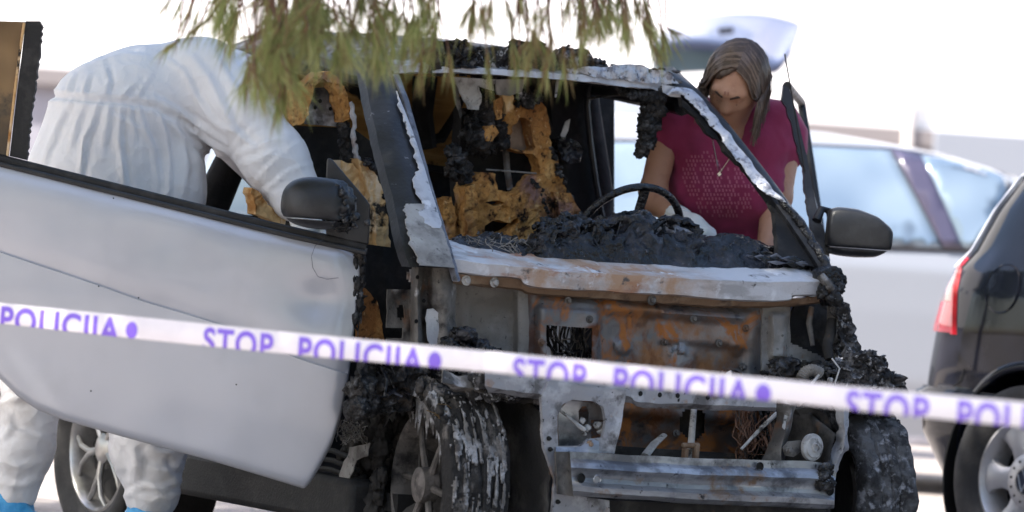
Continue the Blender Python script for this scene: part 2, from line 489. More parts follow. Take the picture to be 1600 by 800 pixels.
M['soot_glass'] = MAT('sooty_brown_glass', (.10, .052, .018), [((.03, .017, .008), n_(2.2, .42, .62, detail=3)), ((.26, .15, .06), n_(3.4, .57, .76, detail=2, seed=5)), ((.025, .016, .01), n_(8, .6, .72, seed=2))], rough=.25, coat=.5)
M['tyre'] = MAT('tyre_rubber', (.022, .021, .021), [((.04, .038, .037), n_(12, .45, .65))], rough=.75, bump=.25, bscale=150)
M['tyre_burnt'] = MAT('burnt_tyre', (.013, .012, .012), [((.055, .05, .047), n_(9, .48, .62)), ((.19, .17, .155), n_(10, .56, .66, seed=5, stretch=(1, 1, .6))), ((.48, .48, .50), n_(7, .575, .64, seed=3, stretch=(1.6, 1, .5)))], rough=.85, bump=.8, bscale=55)
M['tyre_ash'] = MAT('ash_covered_tyre', (.022, .021, .022), [((.10, .10, .105), n_(14, .45, .6)), ((.26, .26, .28), n_(30, .54, .66, seed=3))], rough=.85, bump=.9, bscale=70)
M['tyre_crust'] = MAT('ash_crust', (.15, .142, .137), [((.33, .33, .345), n_(16, .47, .60)), ((.07, .063, .06), n_(19, .52, .60, seed=3)), ((.02, .02, .02), n_(36, .57, .63, seed=5))], rough=.9, bump=.8, bscale=60)
M['alloy_burnt'] = MAT('burnt_alloy', (.09, .082, .076), [((.19, .17, .16), n_(8, .5, .64)), (SOOT, n_(7, .53, .64, seed=3))], rough=.7, metal=.3, bump=.4, bscale=60)
M['alloy'] = MAT('silver_alloy', (.42, .41, .40), [((.27, .26, .25), n_(12, .5, .7))], rough=.34, metal=.8)
M['alloy_matt'] = MAT('grey_painted_alloy', (.50, .49, .50), [((.36, .34, .33), n_(9, .5, .7))], rough=.42, metal=.5)
M['copper'] = MAT('bare_copper_wire', (.20, .11, .075), [((.06, .05, .045), n_(40, .5, .6))], rough=.6, metal=.5)
M['wire'] = MAT('scorched_wire', (.24, .22, .20), [((.04, .04, .04), n_(30, .5, .62))], rough=.7)
M['white_part'] = MAT('whitened_metal', (.46, .455, .45), [((.30, .29, .285), n_(18, .48, .62)), ((.60, .60, .61), n_(14, .58, .68, seed=5)), ((.08, .075, .07), n_(26, .56, .64, seed=2))], rough=.6, bump=.2, bscale=80)
M['suit'] = MAT('white_coverall_fabric', (.76, .76, .785), [((.72, .72, .75), n_(6, .45, .65))], rough=.55, bump=.28, bscale=11, bdist=.025, btype='CRINKLE')
M['suit_trouser'] = MAT('dusty_white_coverall', (.72, .71, .72), [((.58, .55, .53), n_(6, .48, .68))], rough=.65, bump=.42, bscale=9, bdist=.03, btype='CRINKLE')
M['shoe_cover'] = MAT('blue_shoe_cover', (.045, .30, .62), [((.07, .40, .72), n_(20, .48, .62))], rough=.4, bump=.5, bscale=40)
M['skin'] = MAT('tanned_skin', (.43, .225, .14), [((.50, .27, .175), n_(9, .45, .65)), ((.36, .17, .105), n_(18, .56, .7, seed=4))], rough=.5, sss=.12, bump=.06, bscale=220)
M['lip'] = MAT('lip_skin', (.30, .11, .085), rough=.45)
M['brow'] = MAT('dark_brown_brow', (.05, .028, .018), rough=.8)
M['eye'] = MAT('eye_white', (.45, .42, .40), rough=.2)
M['hair'] = MAT('brown_hair', (.062, .039, .028), [((.10, .064, .046), n_(16, .48, .66, stretch=(3, 3, .5)))], rough=.34, spec=.6)
M['hair_hi'] = MAT('light_brown_hair_strands', (.13, .087, .064), [((.20, .138, .104), n_(10, .5, .7))], rough=.3, spec=.6)
M['tshirt'] = MAT('raspberry_cotton', (.26, .023, .078), [((.20, .017, .060), n_(8, .45, .65))], rough=.85, bump=.25, bscale=24, bdetail=4, sheen=.15, bdist=.008)
M['print'] = MAT('faded_pink_print', (.38, .10, .16), rough=.8)
M['chain'] = MAT('silver_chain', (.65, .6, .55), rough=.25, metal=1.0)
M['jeans'] = MAT('blue_denim', (.07, .10, .18), [((.12, .16, .26), n_(20, .5, .65))], rough=.85)
M['glove'] = MAT('white_latex_glove', (.78, .78, .77), rough=.45, sss=.1, bump=.3, bscale=60)
M['tape'] = MAT('white_tape_film', (.66, .63, .67), [((.60, .57, .62), n_(4, .45, .65))], rough=.3, bump=.6, bscale=14, bdetail=3)
M['ink'] = MAT('purple_tape_ink', (.17, .09, .55), rough=.4)
M['ground'] = MAT('pale_gravelly_ground', (.36, .315, .29), [((.27, .235, .215), n_(1.2, .42, .62)), ((.44, .40, .375), n_(40, .52, .66, seed=2)), ((.22, .19, .17), n_(70, .60, .7, seed=4)), ((.30, .22, .15), n_(5, .62, .74, seed=8))], rough=.9, bump=.5, bscale=120, bdist=.01)
M['facade'] = MAT('white_render_facade', (.84, .82, .80), [((.78, .75, .73), n_(.8, .45, .65))], rough=.9, bump=.1, bscale=60)
M['plinth'] = MAT('lilac_grey_plinth', (.33, .32, .36), [((.25, .24, .27), n_(1.5, .45, .65))], rough=.9)
M['plinth_cap'] = MAT('brown_grey_plinth_cap', (.20, .18, .18), rough=.9)
M['pipe'] = MAT('pale_downpipe', (.80, .78, .77), rough=.6)
M['pipe_base'] = MAT('brown_pipe_shoe', (.62, .56, .52), rough=.7)
M['white_paint'] = MAT('silvery_white_car_paint', (.24, .255, .29), rough=.3, coat=.5)
M['silverblue_shaded'] = MAT('silver_blue_paint_with_shade', (.10, .125, .21), rough=.4, metal=.2, coat=.3)  # silver blue, darkened in place of the shade under the raised tailgate
M['black_paint'] = MAT('glossy_black_car_paint', (.008, .0095, .017), [((.011, .0125, .021), n_(6, .45, .65))], rough=.06, spec=.28)
M['trim'] = MAT('dark_window_trim', (.03, .03, .04), rough=.4)
M['pillar_trim'] = MAT('dark_violet_pillar_trim', (.055, .05, .085), rough=.2, coat=.4)
M['glass_far'] = MAT('car_glass_painted_reflections', (.17, .23, .30), [((.27, .34, .40), n_(1.3, .45, .6, detail=2)), ((.06, .08, .11), n_(2.2, .56, .66, detail=3, seed=4))], rough=.06, spec=.8, coat=.5, metal=.4)  # pale blue and dark patches put sky reflections into the glass colour
M['lamp_red'] = MAT('red_lamp_lens', (.45, .015, .025), rough=.12, coat=.8)
M['lamp_smoke'] = MAT('smoked_pinkish_lens', (.22, .12, .10), [((.34, .19, .15), n_(30, .5, .65))], rough=.12, coat=.8)
M['seam'] = MAT('black_panel_gap', (.004, .004, .004), rough=.7)
M['badge'] = MAT('chrome_badge', (.75, .75, .76), rough=.2, metal=1.0)
M['badge_blue'] = MAT('dark_blue_badge_field', (.012, .016, .035), rough=.35)
M['bark'] = MAT('pine_bark', (.10, .062, .042), [((.19, .13, .095), n_(8, .48, .62, stretch=(1, 1, .3))), ((.035, .022, .016), n_(11, .55, .64, seed=3))], rough=.95, bump=.8, bscale=30)
M['twig'] = MAT('reddish_pine_twig', (.16, .075, .045), [((.09, .05, .035), n_(30, .5, .62))], rough=.9, bump=.4, bscale=80)
def leafmat(name, a, b, c):
    m = bpy.data.materials.new(name); m.use_nodes = True
    nt = m.node_tree; N, L = nt.nodes, nt.links
    bs = N['Principled BSDF']; bs.inputs['Roughness'].default_value = .55; bs.inputs['Specular IOR Level'].default_value = .35
    g = N.new('ShaderNodeNewGeometry'); cr = N.new('ShaderNodeValToRGB')
    cr.color_ramp.elements[0].color = (*a, 1); cr.color_ramp.elements[1].color = (*c, 1)
    e = cr.color_ramp.elements.new(.5); e.color = (*b, 1)
    L.new(g.outputs['Random Per Island'], cr.inputs[0]); L.new(cr.outputs[0], bs.inputs['Base Color'])
    tr = N.new('ShaderNodeBsdfTranslucent'); L.new(cr.outputs[0], tr.inputs[0])
    mx = N.new('ShaderNodeMixShader'); mx.inputs[0].default_value = .5
    L.new(bs.outputs[0], mx.inputs[1]); L.new(tr.outputs[0], mx.inputs[2]); L.new(mx.outputs[0], N['Material Output'].inputs[0])
    return m
M['needle'] = leafmat('pine_needles', (.16, .20, .06), (.29, .33, .11), (.46, .45, .20))
M['needle_dry'] = leafmat('dry_brown_needles', (.19, .12, .055), (.27, .19, .09), (.20, .17, .07))
M['foliage'] = leafmat('dark_leaves', (.03, .06, .015), (.06, .10, .02), (.11, .15, .04))
# ------------------------------------------------------------------ ground and facade
g = MB(); NG = 40
vs = []
for i in range(NG + 1):
    for j in range(NG + 1):
        x = -150 + 300 * i / NG; y = -60 + 300 * j / NG
        vs.append((x, y, 0))
ground = obj('ground', vs, grid_faces(NG + 1, NG + 1), M['ground'], None, False)
tag(ground, kind='structure')

bld = empty('apartment_building', (2, 31.0, 0)); tag(bld, 'long white rendered building with lilac grey plinth behind the parked cars', 'building')
MB().box((0, 1.0, 6.1), (60, 2.0, 7.9)).build('facade_wall', M['facade'], bld)
MB().box((0, 1.05, 1.02), (59.9, 2.0, 1.98)).build('plinth', M['plinth'], bld)
MB().box((0, .98, 2.08), (60.1, 2.1, .14)).build('plinth_cap', M['plinth_cap'], bld, bevel=.01)
px_ = W(1424, 150, 30.9).x - 2
MB().tube([(px_, -.06, 2.25), (px_, -.06, 9.9)], .032, 12).build('downpipe', M['pipe'], bld)
MB().tube([(px_, -.16, 1.7), (px_, -.10, 1.9), (px_, -.06, 2.3)], .045, 12).build('downpipe_shoe', M['pipe_base'], bld)
MB().box((px_ + .75, -.08, 1.35), (1.1, .12, 1.6)).build('meter_cabinet', M['white_paint'], bld, bevel=.01)
for i in range(9):
    MB().box((-24 + i * 6, -.03, 5.6), (1.4, .1, 1.5)).build('window', M['glass_far'], bld, bevel=.01)
# ------------------------------------------------------------------ the burnt car
WR = empty('burnt_car', CAR0, TH)
tag(WR, 'burnt out silver microcar with bare front, charred cabin and both doors open', 'car')

def curve(pts, n):
    """smooth resample of a px polyline (Catmull-Rom)"""
    P = [Vector((*p, 0)) if len(p) == 2 else Vector(p) for p in pts]
    out = []
    seg = len(P) - 1
    for i in range(n):
        t = i / (n - 1) * seg
        k = min(int(t), seg - 1); f = t - k
        p0, p1, p2, p3 = P[max(k - 1, 0)], P[k], P[k + 1], P[min(k + 2, seg)]
        out.append(.5 * ((2 * p1) + (p2 - p0) * f + (2 * p0 - 5 * p1 + 4 * p2 - p3) * f * f + (3 * p1 - p0 - 3 * p2 + p3) * f ** 3))
    return out

def loft(name, rows, m, thick=None, n=40, parent=None, rough=0.0, rs=20, label=None, sharp=35, sub=1, seed=0):
    """rows: list of (px polyline, y depth or function of fraction). Skin between successive rows; thickness vector."""
    L = []
    for pts, y in rows:
        c = curve(pts, n)
        L.append([K(p.x, p.y, y=(y(i / (n - 1)) if callable(y) else y)) for i, p in enumerate(c)])
    if sub > 1:
        L2 = []
        for a, b in zip(L, L[1:]):
            for k in range(sub): L2.append([lerp(p, q, k / sub) for p, q in zip(a, b)])
        L2.append(L[-1]); L = L2
    if rough:
        L = [[p + Vector((fbm(p, rs, 3, seed + 1), fbm(p, rs, 3, seed + 7), fbm(p, rs, 3, seed + 13))) * rough for p in row] for row in L]
    if thick is not None: v, f = solid_grid(L, Vector(thick))
    else: v, f = [p for r in L for p in r], grid_faces(len(L), n)
    return fix_normals(obj(name, v, f, m, parent or WR, True, label, sharp=sharp))

def pgrid(name, x0, x1, y0, y1, step, depth, m, hole=None, thick=(0, .004, 0), parent=None, label=None, shear=.071, edge=None, sharp=45, wob=0.0):
    """sheet metal pressed from a regular grid: photo-aligned columns and rows on the car's own planes"""
    nx = int((x1 - x0) / step) + 1; ny = int((y1 - y0) / step) + 1
    P = []
    PX = {}
    for i in range(nx):
        row = []
        for j in range(ny):
            px = x0 + i * step; py = y0 + j * step + shear * (px - x0)
            PX[(i, j)] = (px + step / 2, py + step / 2)
            y = depth(px, py)
            p = K(px, py, y=y)
            if wob: p = p + Vector((0, fbm(p, 14, 3) * wob, 0))
            row.append(p)
        P.append(row)
    v, f = solid_grid(P, Vector(thick), (lambda i, j: hole(*PX[(i, j)])) if hole else None)
    return fix_normals(obj(name, v, f, m, parent or WR, True, label, sharp=sharp))

def pplate(name, pts, y, m, depth=(0, .004, 0), holes=(), parent=None, label=None, smooth=True, maxlen=None, disp=None, plane=None, jag=0.0):
    def jz(L):
        if not jag: return L
        out = []
        for i in range(len(L)):
            a, b = Vector(L[i]), Vector(L[(i + 1) % len(L)])
            k = max(1, int((b - a).length / 7))
            for q in range(k):
                p = a.lerp(b, q / k)
                out.append((p.x + random.uniform(-jag, jag), p.y + random.uniform(-jag, jag)))
        return out
    f_ = (lambda p: KP(p[0], p[1], *plane)) if plane else (lambda p: K(p[0], p[1], y=y))
    v, f = plate([f_(p) for p in jz(pts)], depth, [[f_(p) for p in jz(h)] for h in holes], disp, maxlen)
    return fix_normals(obj(name, v, f, m, parent or WR, smooth, label, sharp=35))

def rrect(px, py, x0, x1, y0, y1, soft):
    """soft rounded-rectangle mask in px space"""
    return sst(x0 - soft, x0 + soft, px) * (1 - sst(x1 - soft, x1 + soft, px)) * sst(y0 - soft, y0 + soft, py) * (1 - sst(y1 - soft, y1 + soft, py))

def crinkle(name, pts, y, m, parent=None, amp=.02, sc=22, jag=3.0, maxlen=.010, thick=.004, seed=0.0, holes=()):
    """thin burnt sheet, strongly wrinkled, ragged edge"""
    def dp(p):
        a = 1 - 2 * abs(mnoise.noise(p * sc + Vector((seed, 0, 0)))); b_ = 1 - 2 * abs(mnoise.noise(p * sc * 2.3 + Vector((0, seed, 4))))
        return Vector((amp * .35 * fbm(p, sc, 3, seed + 5), -amp * (a * .8 + b_ * .5), amp * .35 * fbm(p, sc, 3, seed + 9)))
    return pplate(name, pts, y, M[m], (0, thick, 0), holes, parent, None, True, maxlen, dp, jag=jag)

def bolt(px, py, y, r=.009, m='burnt', parent=None, axis=(0, -1, 0), name='bolt'):
    c = K(px, py, y=y)
    b = MB().lathe([(r * 1.6, 0), (r * 1.6, .003), (r, .004)], c, axis, 14)
    b.lathe([(r, .003), (r, .010), (r * .8, .012), (0, .012)], c, axis, 6)
    return b.build(name, M[m], parent or WR, sharp=30)

# ---- cowl crossmember under the windscreen opening
cw_top = [(700, 381), (772, 392), (855, 404), (1010, 412), (1082, 418), (1192, 421), (1250, 420), (1284, 430)]
cw_rid = [(704, 405), (760, 411), (808, 416), (882, 425), (1010, 431), (1110, 438), (1192, 441), (1284, 439)]
cw_low = [(712, 425), (760, 430), (808, 434), (827, 446), (910, 453), (1010, 458), (1110, 465), (1225, 469), (1241, 461), (1292, 460)]
cowl = loft('cowl_beam', [([(x, y - 6) for x, y in cw_top], .13), (cw_top, .09), (cw_rid, -.015), (cw_low, -.005), ([(x, y + 2) for x, y in cw_low], .012)], M['cowl'], None, 90, sub=5, rough=.0035, rs=9)
cw_fl0 = [(708, 428), (805, 436), (830, 447), (920, 452), (1010, 457), (1110, 464), (1220, 467), (1290, 462)]
cw_fl1 = [(708, 441), (805, 450), (830, 458), (920, 464), (1010, 471), (1110, 478), (1220, 477), (1294, 470)]
loft('cowl_flange', [(cw_fl0, .018), (cw_fl1, .030), ([(x, y + 3) for x, y in cw_fl1], .06)], M['brownflange'], None, 60, parent=cowl, sub=2, rough=.003)
for (x, y) in ((728, 438), (772, 441), (1018, 469)): bolt(x, y, .022, .009, 'white_part' if x < 1000 else 'burnt', parent=cowl)
bolt(1262, 467, .03, .005, 'brownflange', cowl)

# ---- firewall
def fw_depth(px, py):
    y0 = py - .071 * (px - 830)          # unsheared row
    d = .075
    d -= .028 * rrect(px, y0, 842, 1185, 462, 640, 9)                 # outer stamped frame
    d += .020 * rrect(px, y0, 945, 1165, 480, 570, 8)                 # recessed field
    d -= .016 * rrect(px, y0, 1035, 1165, 468, 520, 6)                # raised rusty plate
    d -= .010 * rrect(px, y0, 1045, 1085, 528, 566, 6)
    d += .016 * rrect(px, y0, 935, 945, 440, 620, 5)
    d -= .014 * rrect(px, y0, 838, 935, 478, 620, 5)                  # frame round the square opening
    d += .035 * sst(622, 690, y0)                                     # foot of the panel runs back
    for (bx, by, br, bh) in ((972, 541, 15, .012), (1000, 500, 11, .006), (1066, 545, 10, .012), (1150, 545, 12, .008)):
        r2 = math.hypot(px - bx, (y0 + .071 * (px - 830)) - by)
        d -= bh * (1 - sst(br * .6, br, r2))
    return d
def fw_hole(px, py):
    y0 = py - .071 * (px - 853)
    if 853 < px < 925 and 508 < y0 < 560: return True
    if math.hypot(px - 1146, (py - 590)) < 15: return True
    if 1062 < px < 1104 and 640 < py < 690 and math.hypot((px - 1083) / 22, (py - 662) / 26) < 1: return True
    return False
fw = pgrid('firewall', 826, 1194, 446, 716, 4, fw_depth, M['rust_panel'], fw_hole, wob=.004)
for (x, y) in ((921, 499), (1038, 534), (1123, 536), (1165, 513), (1083, 498), (1056, 677), (845, 535), (1160, 573), (887, 470)): bolt(x, y, fw_depth(x, y) - .002, .007, 'burnt', fw)
pplate('cable_ring', [(1130 + 17 * math.cos(a) + 16, 590 + 15 * math.sin(a)) for a in np.linspace(0, 6.283, 25)[:-1]], .045, M['rust_panel'], (0, .03, 0), [[(1146 + 14 * math.cos(a), 590 + 12 * math.sin(a)) for a in np.linspace(0, 6.283, 25)[:-1]]], parent=fw)

def lp_depth(px, py):
    d = .115 - .05 * sst(800, 812, px) + .02 * rrect(px, py, 735, 800, 470, 545, 14)
    d += .03 * sst(0, 26, 735 - px)
    return d
pgrid('firewall_side_panel', 706, 828, 425, 618, 4, lp_depth, M['grey_panel'], wob=.006, shear=.06)
def rp_hole(px, py): return px > 1236 and py < 536 + .45 * (px - 1236) and px < 1302
def rp_depth(px, py):
    d = .06
    d -= .03 * rrect(px, py, 1203, 1228, 490, 560, 5)
    d += .05 * sst(1262, 1300, px)
    return d
pgrid('strut_tower', 1190, 1310, 468, 616, 3, rp_depth, M['grey_panel'], rp_hole, thick=(0, .03, 0), wob=.006, shear=.04)
pplate('side_inner_wing', [(1240, 478), (1292, 474), (1302, 500), (1300, 560), (1232, 590), (1232, 530)], .17, M['cavity'], (0, .01, 0), maxlen=.03, disp=lambda p: Vector((0, fbm(p, 20, 3) * .012, 0)))
MB().tube([K(1300, 500, y=.02), K(1298, 520, y=.0), K(1292, 540, y=-.02), K(1296, 562, y=-.04)], [.014, .016, .015, .013], 10).build('coolant_hose', M['cavity'], WR)
MB().tube([K(1268, 480, y=.05), K(1264, 505, y=.04), K(1270, 540, y=.02)], [.008, .009, .007], 8).build('brake_pipe', M['burnt'], WR)

# ---- wiring seen through the openings
def wires(name, area, y0, y1, n, m, r=.0022, sag=.05, parent=None, jit=.012):
    b = MB()
    for i in range(n):
        (ax, ay), (bx, by) = area
        p = K(random.uniform(ax, bx), ay + random.uniform(-6, 6), y=random.uniform(y0, y1))
        q = K(random.uniform(ax, bx), by + random.uniform(-6, 6), y=random.uniform(y0, y1))
        pts = []
        s = random.random() * 9
        for k in range(9):
            t = k / 8
            w = lerp(p, q, t) + Vector((nz((t * 3, s, 0)), nz((t * 3, s, 5)), nz((t * 3, s, 9)))) * jit * 3 * math.sin(t * 3.1)
            w.z -= sag * math.sin(t * 3.14) * random.uniform(.2, 1)
            pts.append(w)
        b.tube(pts, r * random.uniform(.7, 1.4), 5)
    return b.build(name, M[m], parent or WR)
wires('wiring', ((850, 500), (930, 575)), .12, .22, 14, 'wire', .0018)
wires('wiring', ((852, 560), (928, 505)), .10, .2, 12, 'melt', .0035)
wires('copper_loom', ((1150, 640), (1180, 715)), -.12, -.05, 34, 'copper', .0016, sag=.02, jit=.016)
wires('copper_loom', ((1155, 648), (1215, 705)), -.14, -.05, 14, 'copper', .0018, sag=.05, jit=.02)
wires('scorched_loom', ((1170, 640), (1215, 715)), -.1, 0, 18, 'melt', .004, jit=.02)
wires('scorched_loom', ((560, 545), (640, 620)), -.02, .15, 22, 'melt', .004, jit=.02)

# ---- front frame: lower crossmember, upright brackets, bumper beam
cm = loft('front_crossmember', [([(756, 548), (860, 560), (980, 585), (1100, 596), (1215, 604)], -.27), ([(756, 556), (860, 572), (980, 592), (1100, 604), (1215, 612)], -.305), ([(758, 603), (855, 618), (975, 620), (1000, 628), (1100, 632), (1214, 637)], -.305), ([(762, 612), (856, 625), (975, 628), (1005, 636), (1100, 640), (1212, 643)], -.28), ([(762, 610), (856, 622), (975, 628), (1005, 630), (1100, 634), (1212, 638)], -.22)], M['bracket'], None, 70, sub=3, rough=.003)
for (x, y) in ((893, 611), (917, 612), (1001, 615), (1031, 617), (1059, 618), (1106, 621)):
    MB().lathe([(.0, .001), (.006, .001), (.007, 0)], K(x, y, y=-.306), (0, -1, 0), 12).build('rivet_hole', M['seam'], cm)
up = pplate('bracket_upright', [(846, 622), (858, 596), (978, 610), (974, 650), (960, 709), (889, 705), (884, 735), (884, 772), (952, 782), (952, 812), (862, 812), (868, 750), (850, 700)], -.315, M['bracket'], (0, .012, 0),
            [[(872, 697), (871, 650), (880, 632), (895, 625), (928, 627), (943, 636), (947, 655), (942, 684), (920, 686), (906, 697)]], maxlen=.03, disp=lambda p: Vector((0, fbm(p, 16, 3) * .005, 0)))
hole_pts = [(872, 697), (871, 650), (880, 632), (895, 625), (928, 627), (943, 636), (947, 655), (942, 684)]
loft('bracket_return', [(hole_pts, -.314), ([(lerp(x, 908, .04), lerp(y, 660, .04)) for x, y in hole_pts], -.25)], M['brownflange'], (0, .0, .0), 40, parent=up)
pplate('bracket_back_plate', [(866, 622), (952, 632), (948, 700), (866, 704)], -.245, M['beam'], (0, .004, 0), [[(905, 668), (904, 642), (909, 635), (917, 635), (920, 645), (919, 668)], [(924, 688), (923, 656), (944, 656), (944, 688)]], parent=up, maxlen=.03, disp=lambda p: Vector((0, fbm(p, 12, 2) * .006, 0)))
MB().tube([K(873, 640, y=-.262), K(889, 652, y=-.27), K(902, 664, y=-.28), K(914, 672, y=-.285)], [.004, .004, .006, .007], 8).build('cable_end', M['white_part'], up)
bl = MB()
for (x, y, r) in ((910, 657, .009), (918, 668, .010), (913, 678, .006), (935, 665, .011), (938, 674, .008)): bl.blob(K(x, y, y=-.27), r, .6, 2, 2, x)
bl.build('melted_metal_drip', M['white_part'], up)
for (x, y, n_m) in ((921, 694, 'brownflange'), (877, 740, 'brownflange'), (857, 685, 'seam'), (859, 702, 'seam'), (871, 784, 'seam')): bolt(x, y, -.318, .007 if n_m != 'seam' else .004, n_m, up)
loft('bracket_step', [([(868, 698), (905, 698), (922, 686), (936, 690)], -.318), ([(870, 712), (905, 712), (925, 706), (936, 708)], -.335), ([(882, 745), (892, 745), (905, 745), (930, 745)], -.335)], M['beam'], (0, .004, 0), 20, parent=up)

top_e = [(891, 706), (988, 711), (1100, 716), (1200, 719), (1281, 723), (1306, 738)]
bot_e = [(896, 775), (988, 780), (1100, 788), (1200, 791), (1272, 795), (1302, 794)]
prof = [(0, .03), (.0, 0), (.16, -.002), (.25, -.022), (.36, -.030), (.48, -.012), (.58, -.008), (.68, -.012), (.78, -.034), (.90, -.032), (1.0, -.010), (1.0, .03)]
rows = []
for (t, dy) in prof:
    rows.append(([(lerp(a[0], b[0], t), lerp(a[1], b[1], t)) for a, b in zip(top_e, bot_e)], -.368 + dy))
beam = loft('bumper_beam', rows, M['beam'], None, 90, sub=3, rough=.003, rs=6)
for (x, y, y2) in ((907, 747, -.382), (932, 749, -.392), (1186, 729, -.374), (1296, 767, -.378)):
    MB().lathe([(.010, .0), (.013, .004), (.011, .006), (.0085, .002), (0, .002)], K(x, y, y=y2), (0, -1, 0), 20).build('bolt_hole', M['beam' if x == 932 else 'seam'], beam)
pplate('beam_end_plate', [(868, 706), (893, 706), (897, 776), (872, 772)], -.352, M['burnt'], (0, .006, 0), parent=beam)
bc = MB()
for i in range(26): bc.blob(K(random.uniform(1278, 1298), random.uniform(728, 762), y=-.385), random.uniform(.006, .016), .7, 2.5, 2, i)
bc.build('charred_crust', M['char'], beam)
pplate('lower_bracket', [(950, 782), (1290, 796), (1290, 830), (950, 822)], -.30, M['cavity'], (0, .01, 0), parent=beam)

# horn disc, right bracket pieces
c = K(1271, 699, y=-.30)
MB().lathe([(.0375, -.012), (.0385, -.004), (.0375, 0), (.030, .002), (.028, .006), (.0135, .007), (.012, .012), (.009, .013), (.0065, .006), (0, .006)], c, (0.12, -1, .03), 40).build('horn', M['white_part'], WR, label='round whitened metal horn disc')
pplate('horn_arm', [(1224, 700), (1232, 690), (1252, 688), (1254, 704), (1240, 714), (1228, 712)], -.285, M['burnt'], (0, .006, 0))
bolt(1232, 703, -.29, .007, 'burnt')
loft('bracket_upright', [([(1214, 632), (1214, 660), (1204, 690), (1190, 722)], -.24), ([(1236, 634), (1230, 662), (1222, 690), (1218, 722)], -.28), ([(1246, 632), (1238, 662), (1230, 690), (1228, 724)], -.24)], M['burnt'], (0, .005, 0), 20, rough=.006)
pplate('paint_flake', [(1226, 648), (1234, 652), (1229, 674), (1222, 668)], -.272, M['white_part'], (0, .002, 0))
loft('bracket_strap', [([(1300, 626), (1310, 660), (1308, 690), (1296, 716), (1284, 738)], -.25), ([(1318, 628), (1320, 660), (1318, 695), (1306, 722), (1298, 745)], -.285), ([(1330, 630), (1326, 665), (1324, 698), (1313, 726), (1306, 748)], -.25)], M['flake'], (0, .006, 0), 30, rough=.008, rs=30)
loft('wheel_arch_edge', [([(1245, 640), (1268, 636), (1292, 650), (1300, 690), (1296, 720)], -.20), ([(1252, 650), (1270, 646), (1284, 658), (1290, 690), (1286, 715)], -.18)], M['cavity'], (0, .02, 0), 24, rough=.006)
# steering linkage and struts behind the beam
s = MB(); s.tube([K(1079, 724, y=-.20), K(1080, 690, y=-.19), K(1084, 640, y=-.16)], [.012, .010, .009], 10)
s.build('steering_shaft', M['white_part'], WR)
jn = MB(); jn.box(K(1070, 712, y=-.225), (.012, .02, .04)); jn.box(K(1087, 708, y=-.225), (.012, .02, .05)); jn.tube([K(1066, 696, y=-.22), K(1092, 696, y=-.22)], .008, 8)
jn.build('universal_joint', M['brownflange'], WR, bevel=.002)
MB().tube([K(1008, 712, y=-.22), K(1022, 694, y=-.2), K(1038, 680, y=-.18)], [.014, .013, .010], 8, flat=.6).build('loose_strut', M['white_part'], WR)
MB().tube([K(1158, 702, y=-.2), K(1190, 668, y=-.2), K(1214, 646, y=-.2)], [.004, .006, .007], 8).build('loose_rod', M['white_part'], WR)
pplate('radiator_bay_floor', [(950, 696), (1230, 714), (1230, 760), (950, 750)], -.05, M['cavity'], (0, .01, 0))
# front bay inner side, dark, beside the front wheels
def bay(name, x, pts): 
    v, f = plate([K(p[0], p[1], x=x) for p in pts], (.012 if x < 0 else -.012, 0, 0), maxlen=.05, disp=lambda p: Vector((fbm(p, 12, 3) * .02, 0, 0)))
    fix_normals(obj(name, v, f, M['cavity'], WR, True))
v, f = plate([Vector((-.46, -.30, .05)), Vector((-.46, .12, .05)), Vector((-.46, .12, .58)), Vector((-.46, -.12, .56)), Vector((-.46, -.30, .50))], (.01, 0, 0), maxlen=.05, disp=lambda p: Vector((fbm(p, 9, 3) * .015, 0, 0)))
fix_normals(obj('inner_wing', v, f, M['cavity'], WR))
v, f = plate([Vector((.50, -.28, .05)), Vector((.50, .12, .05)), Vector((.50, .12, .58)), Vector((.50, -.12, .56)), Vector((.50, -.28, .50))], (-.01, 0, 0), maxlen=.05, disp=lambda p: Vector((fbm(p, 9, 3) * .015, 0, 0)))
fix_normals(obj('inner_wing', v, f, M['cavity'], WR))
obj('bay_bulkhead', *plate([Vector((-.6, .13, .08)), Vector((.6, .13, .08)), Vector((.6, .13, .6)), Vector((-.6, .13, .6))], (0, .01, 0)), M['cavity'], WR, False)
obj('bay_undertray', *plate([Vector((-.46, -.3, .09)), Vector((.5, -.3, .09)), Vector((.5, .13, .09)), Vector((-.46, .13, .09))], (0, 0, .01)), M['cavity'], WR, False)
MB().tube([K(782, 770, y=-.08), K(830, 784, y=-.16), K(880, 800, y=-.24)], [.008, .008, .007], 8).build('track_rod', M['burnt'], WR)
# charred strip under the crossmember by the right front wheel
b = MB()
for i in range(60):
    x = random.uniform(735, 855); b.blob(K(x, 590 + .1 * (x - 735) + random.uniform(-6, 22), y=random.uniform(-.26, -.14)), random.uniform(.010, .026), .7, 2.5, 2, i * 1.3)
b.build('charred_crust', M['char_ash'], WR)
loft('wing_rail', [([(690, 580), (740, 588), (800, 600), (858, 612)], -.20), ([(690, 600), (745, 612), (800, 622), (852, 628)], -.22), ([(700, 606), (745, 622), (800, 630), (850, 634)], -.15)], M['burnt'], (0, .006, 0), 30, rough=.01, rs=24)
b = MB()
for i in range(110):
    t = random.random(); x = lerp(690, 790, t); yy = pl([(690, 560), (705, 530), (722, 512), (745, 530), (760, 545), (790, 560)], x)
    b.blob(K(x, yy + random.uniform(0, 50), y=random.uniform(-.12, .05)), random.uniform(.010, .028), .8, 2.4, 2, i * .7, (1, 1, .7))
b.build('charred_crust', M['melt'], WR)

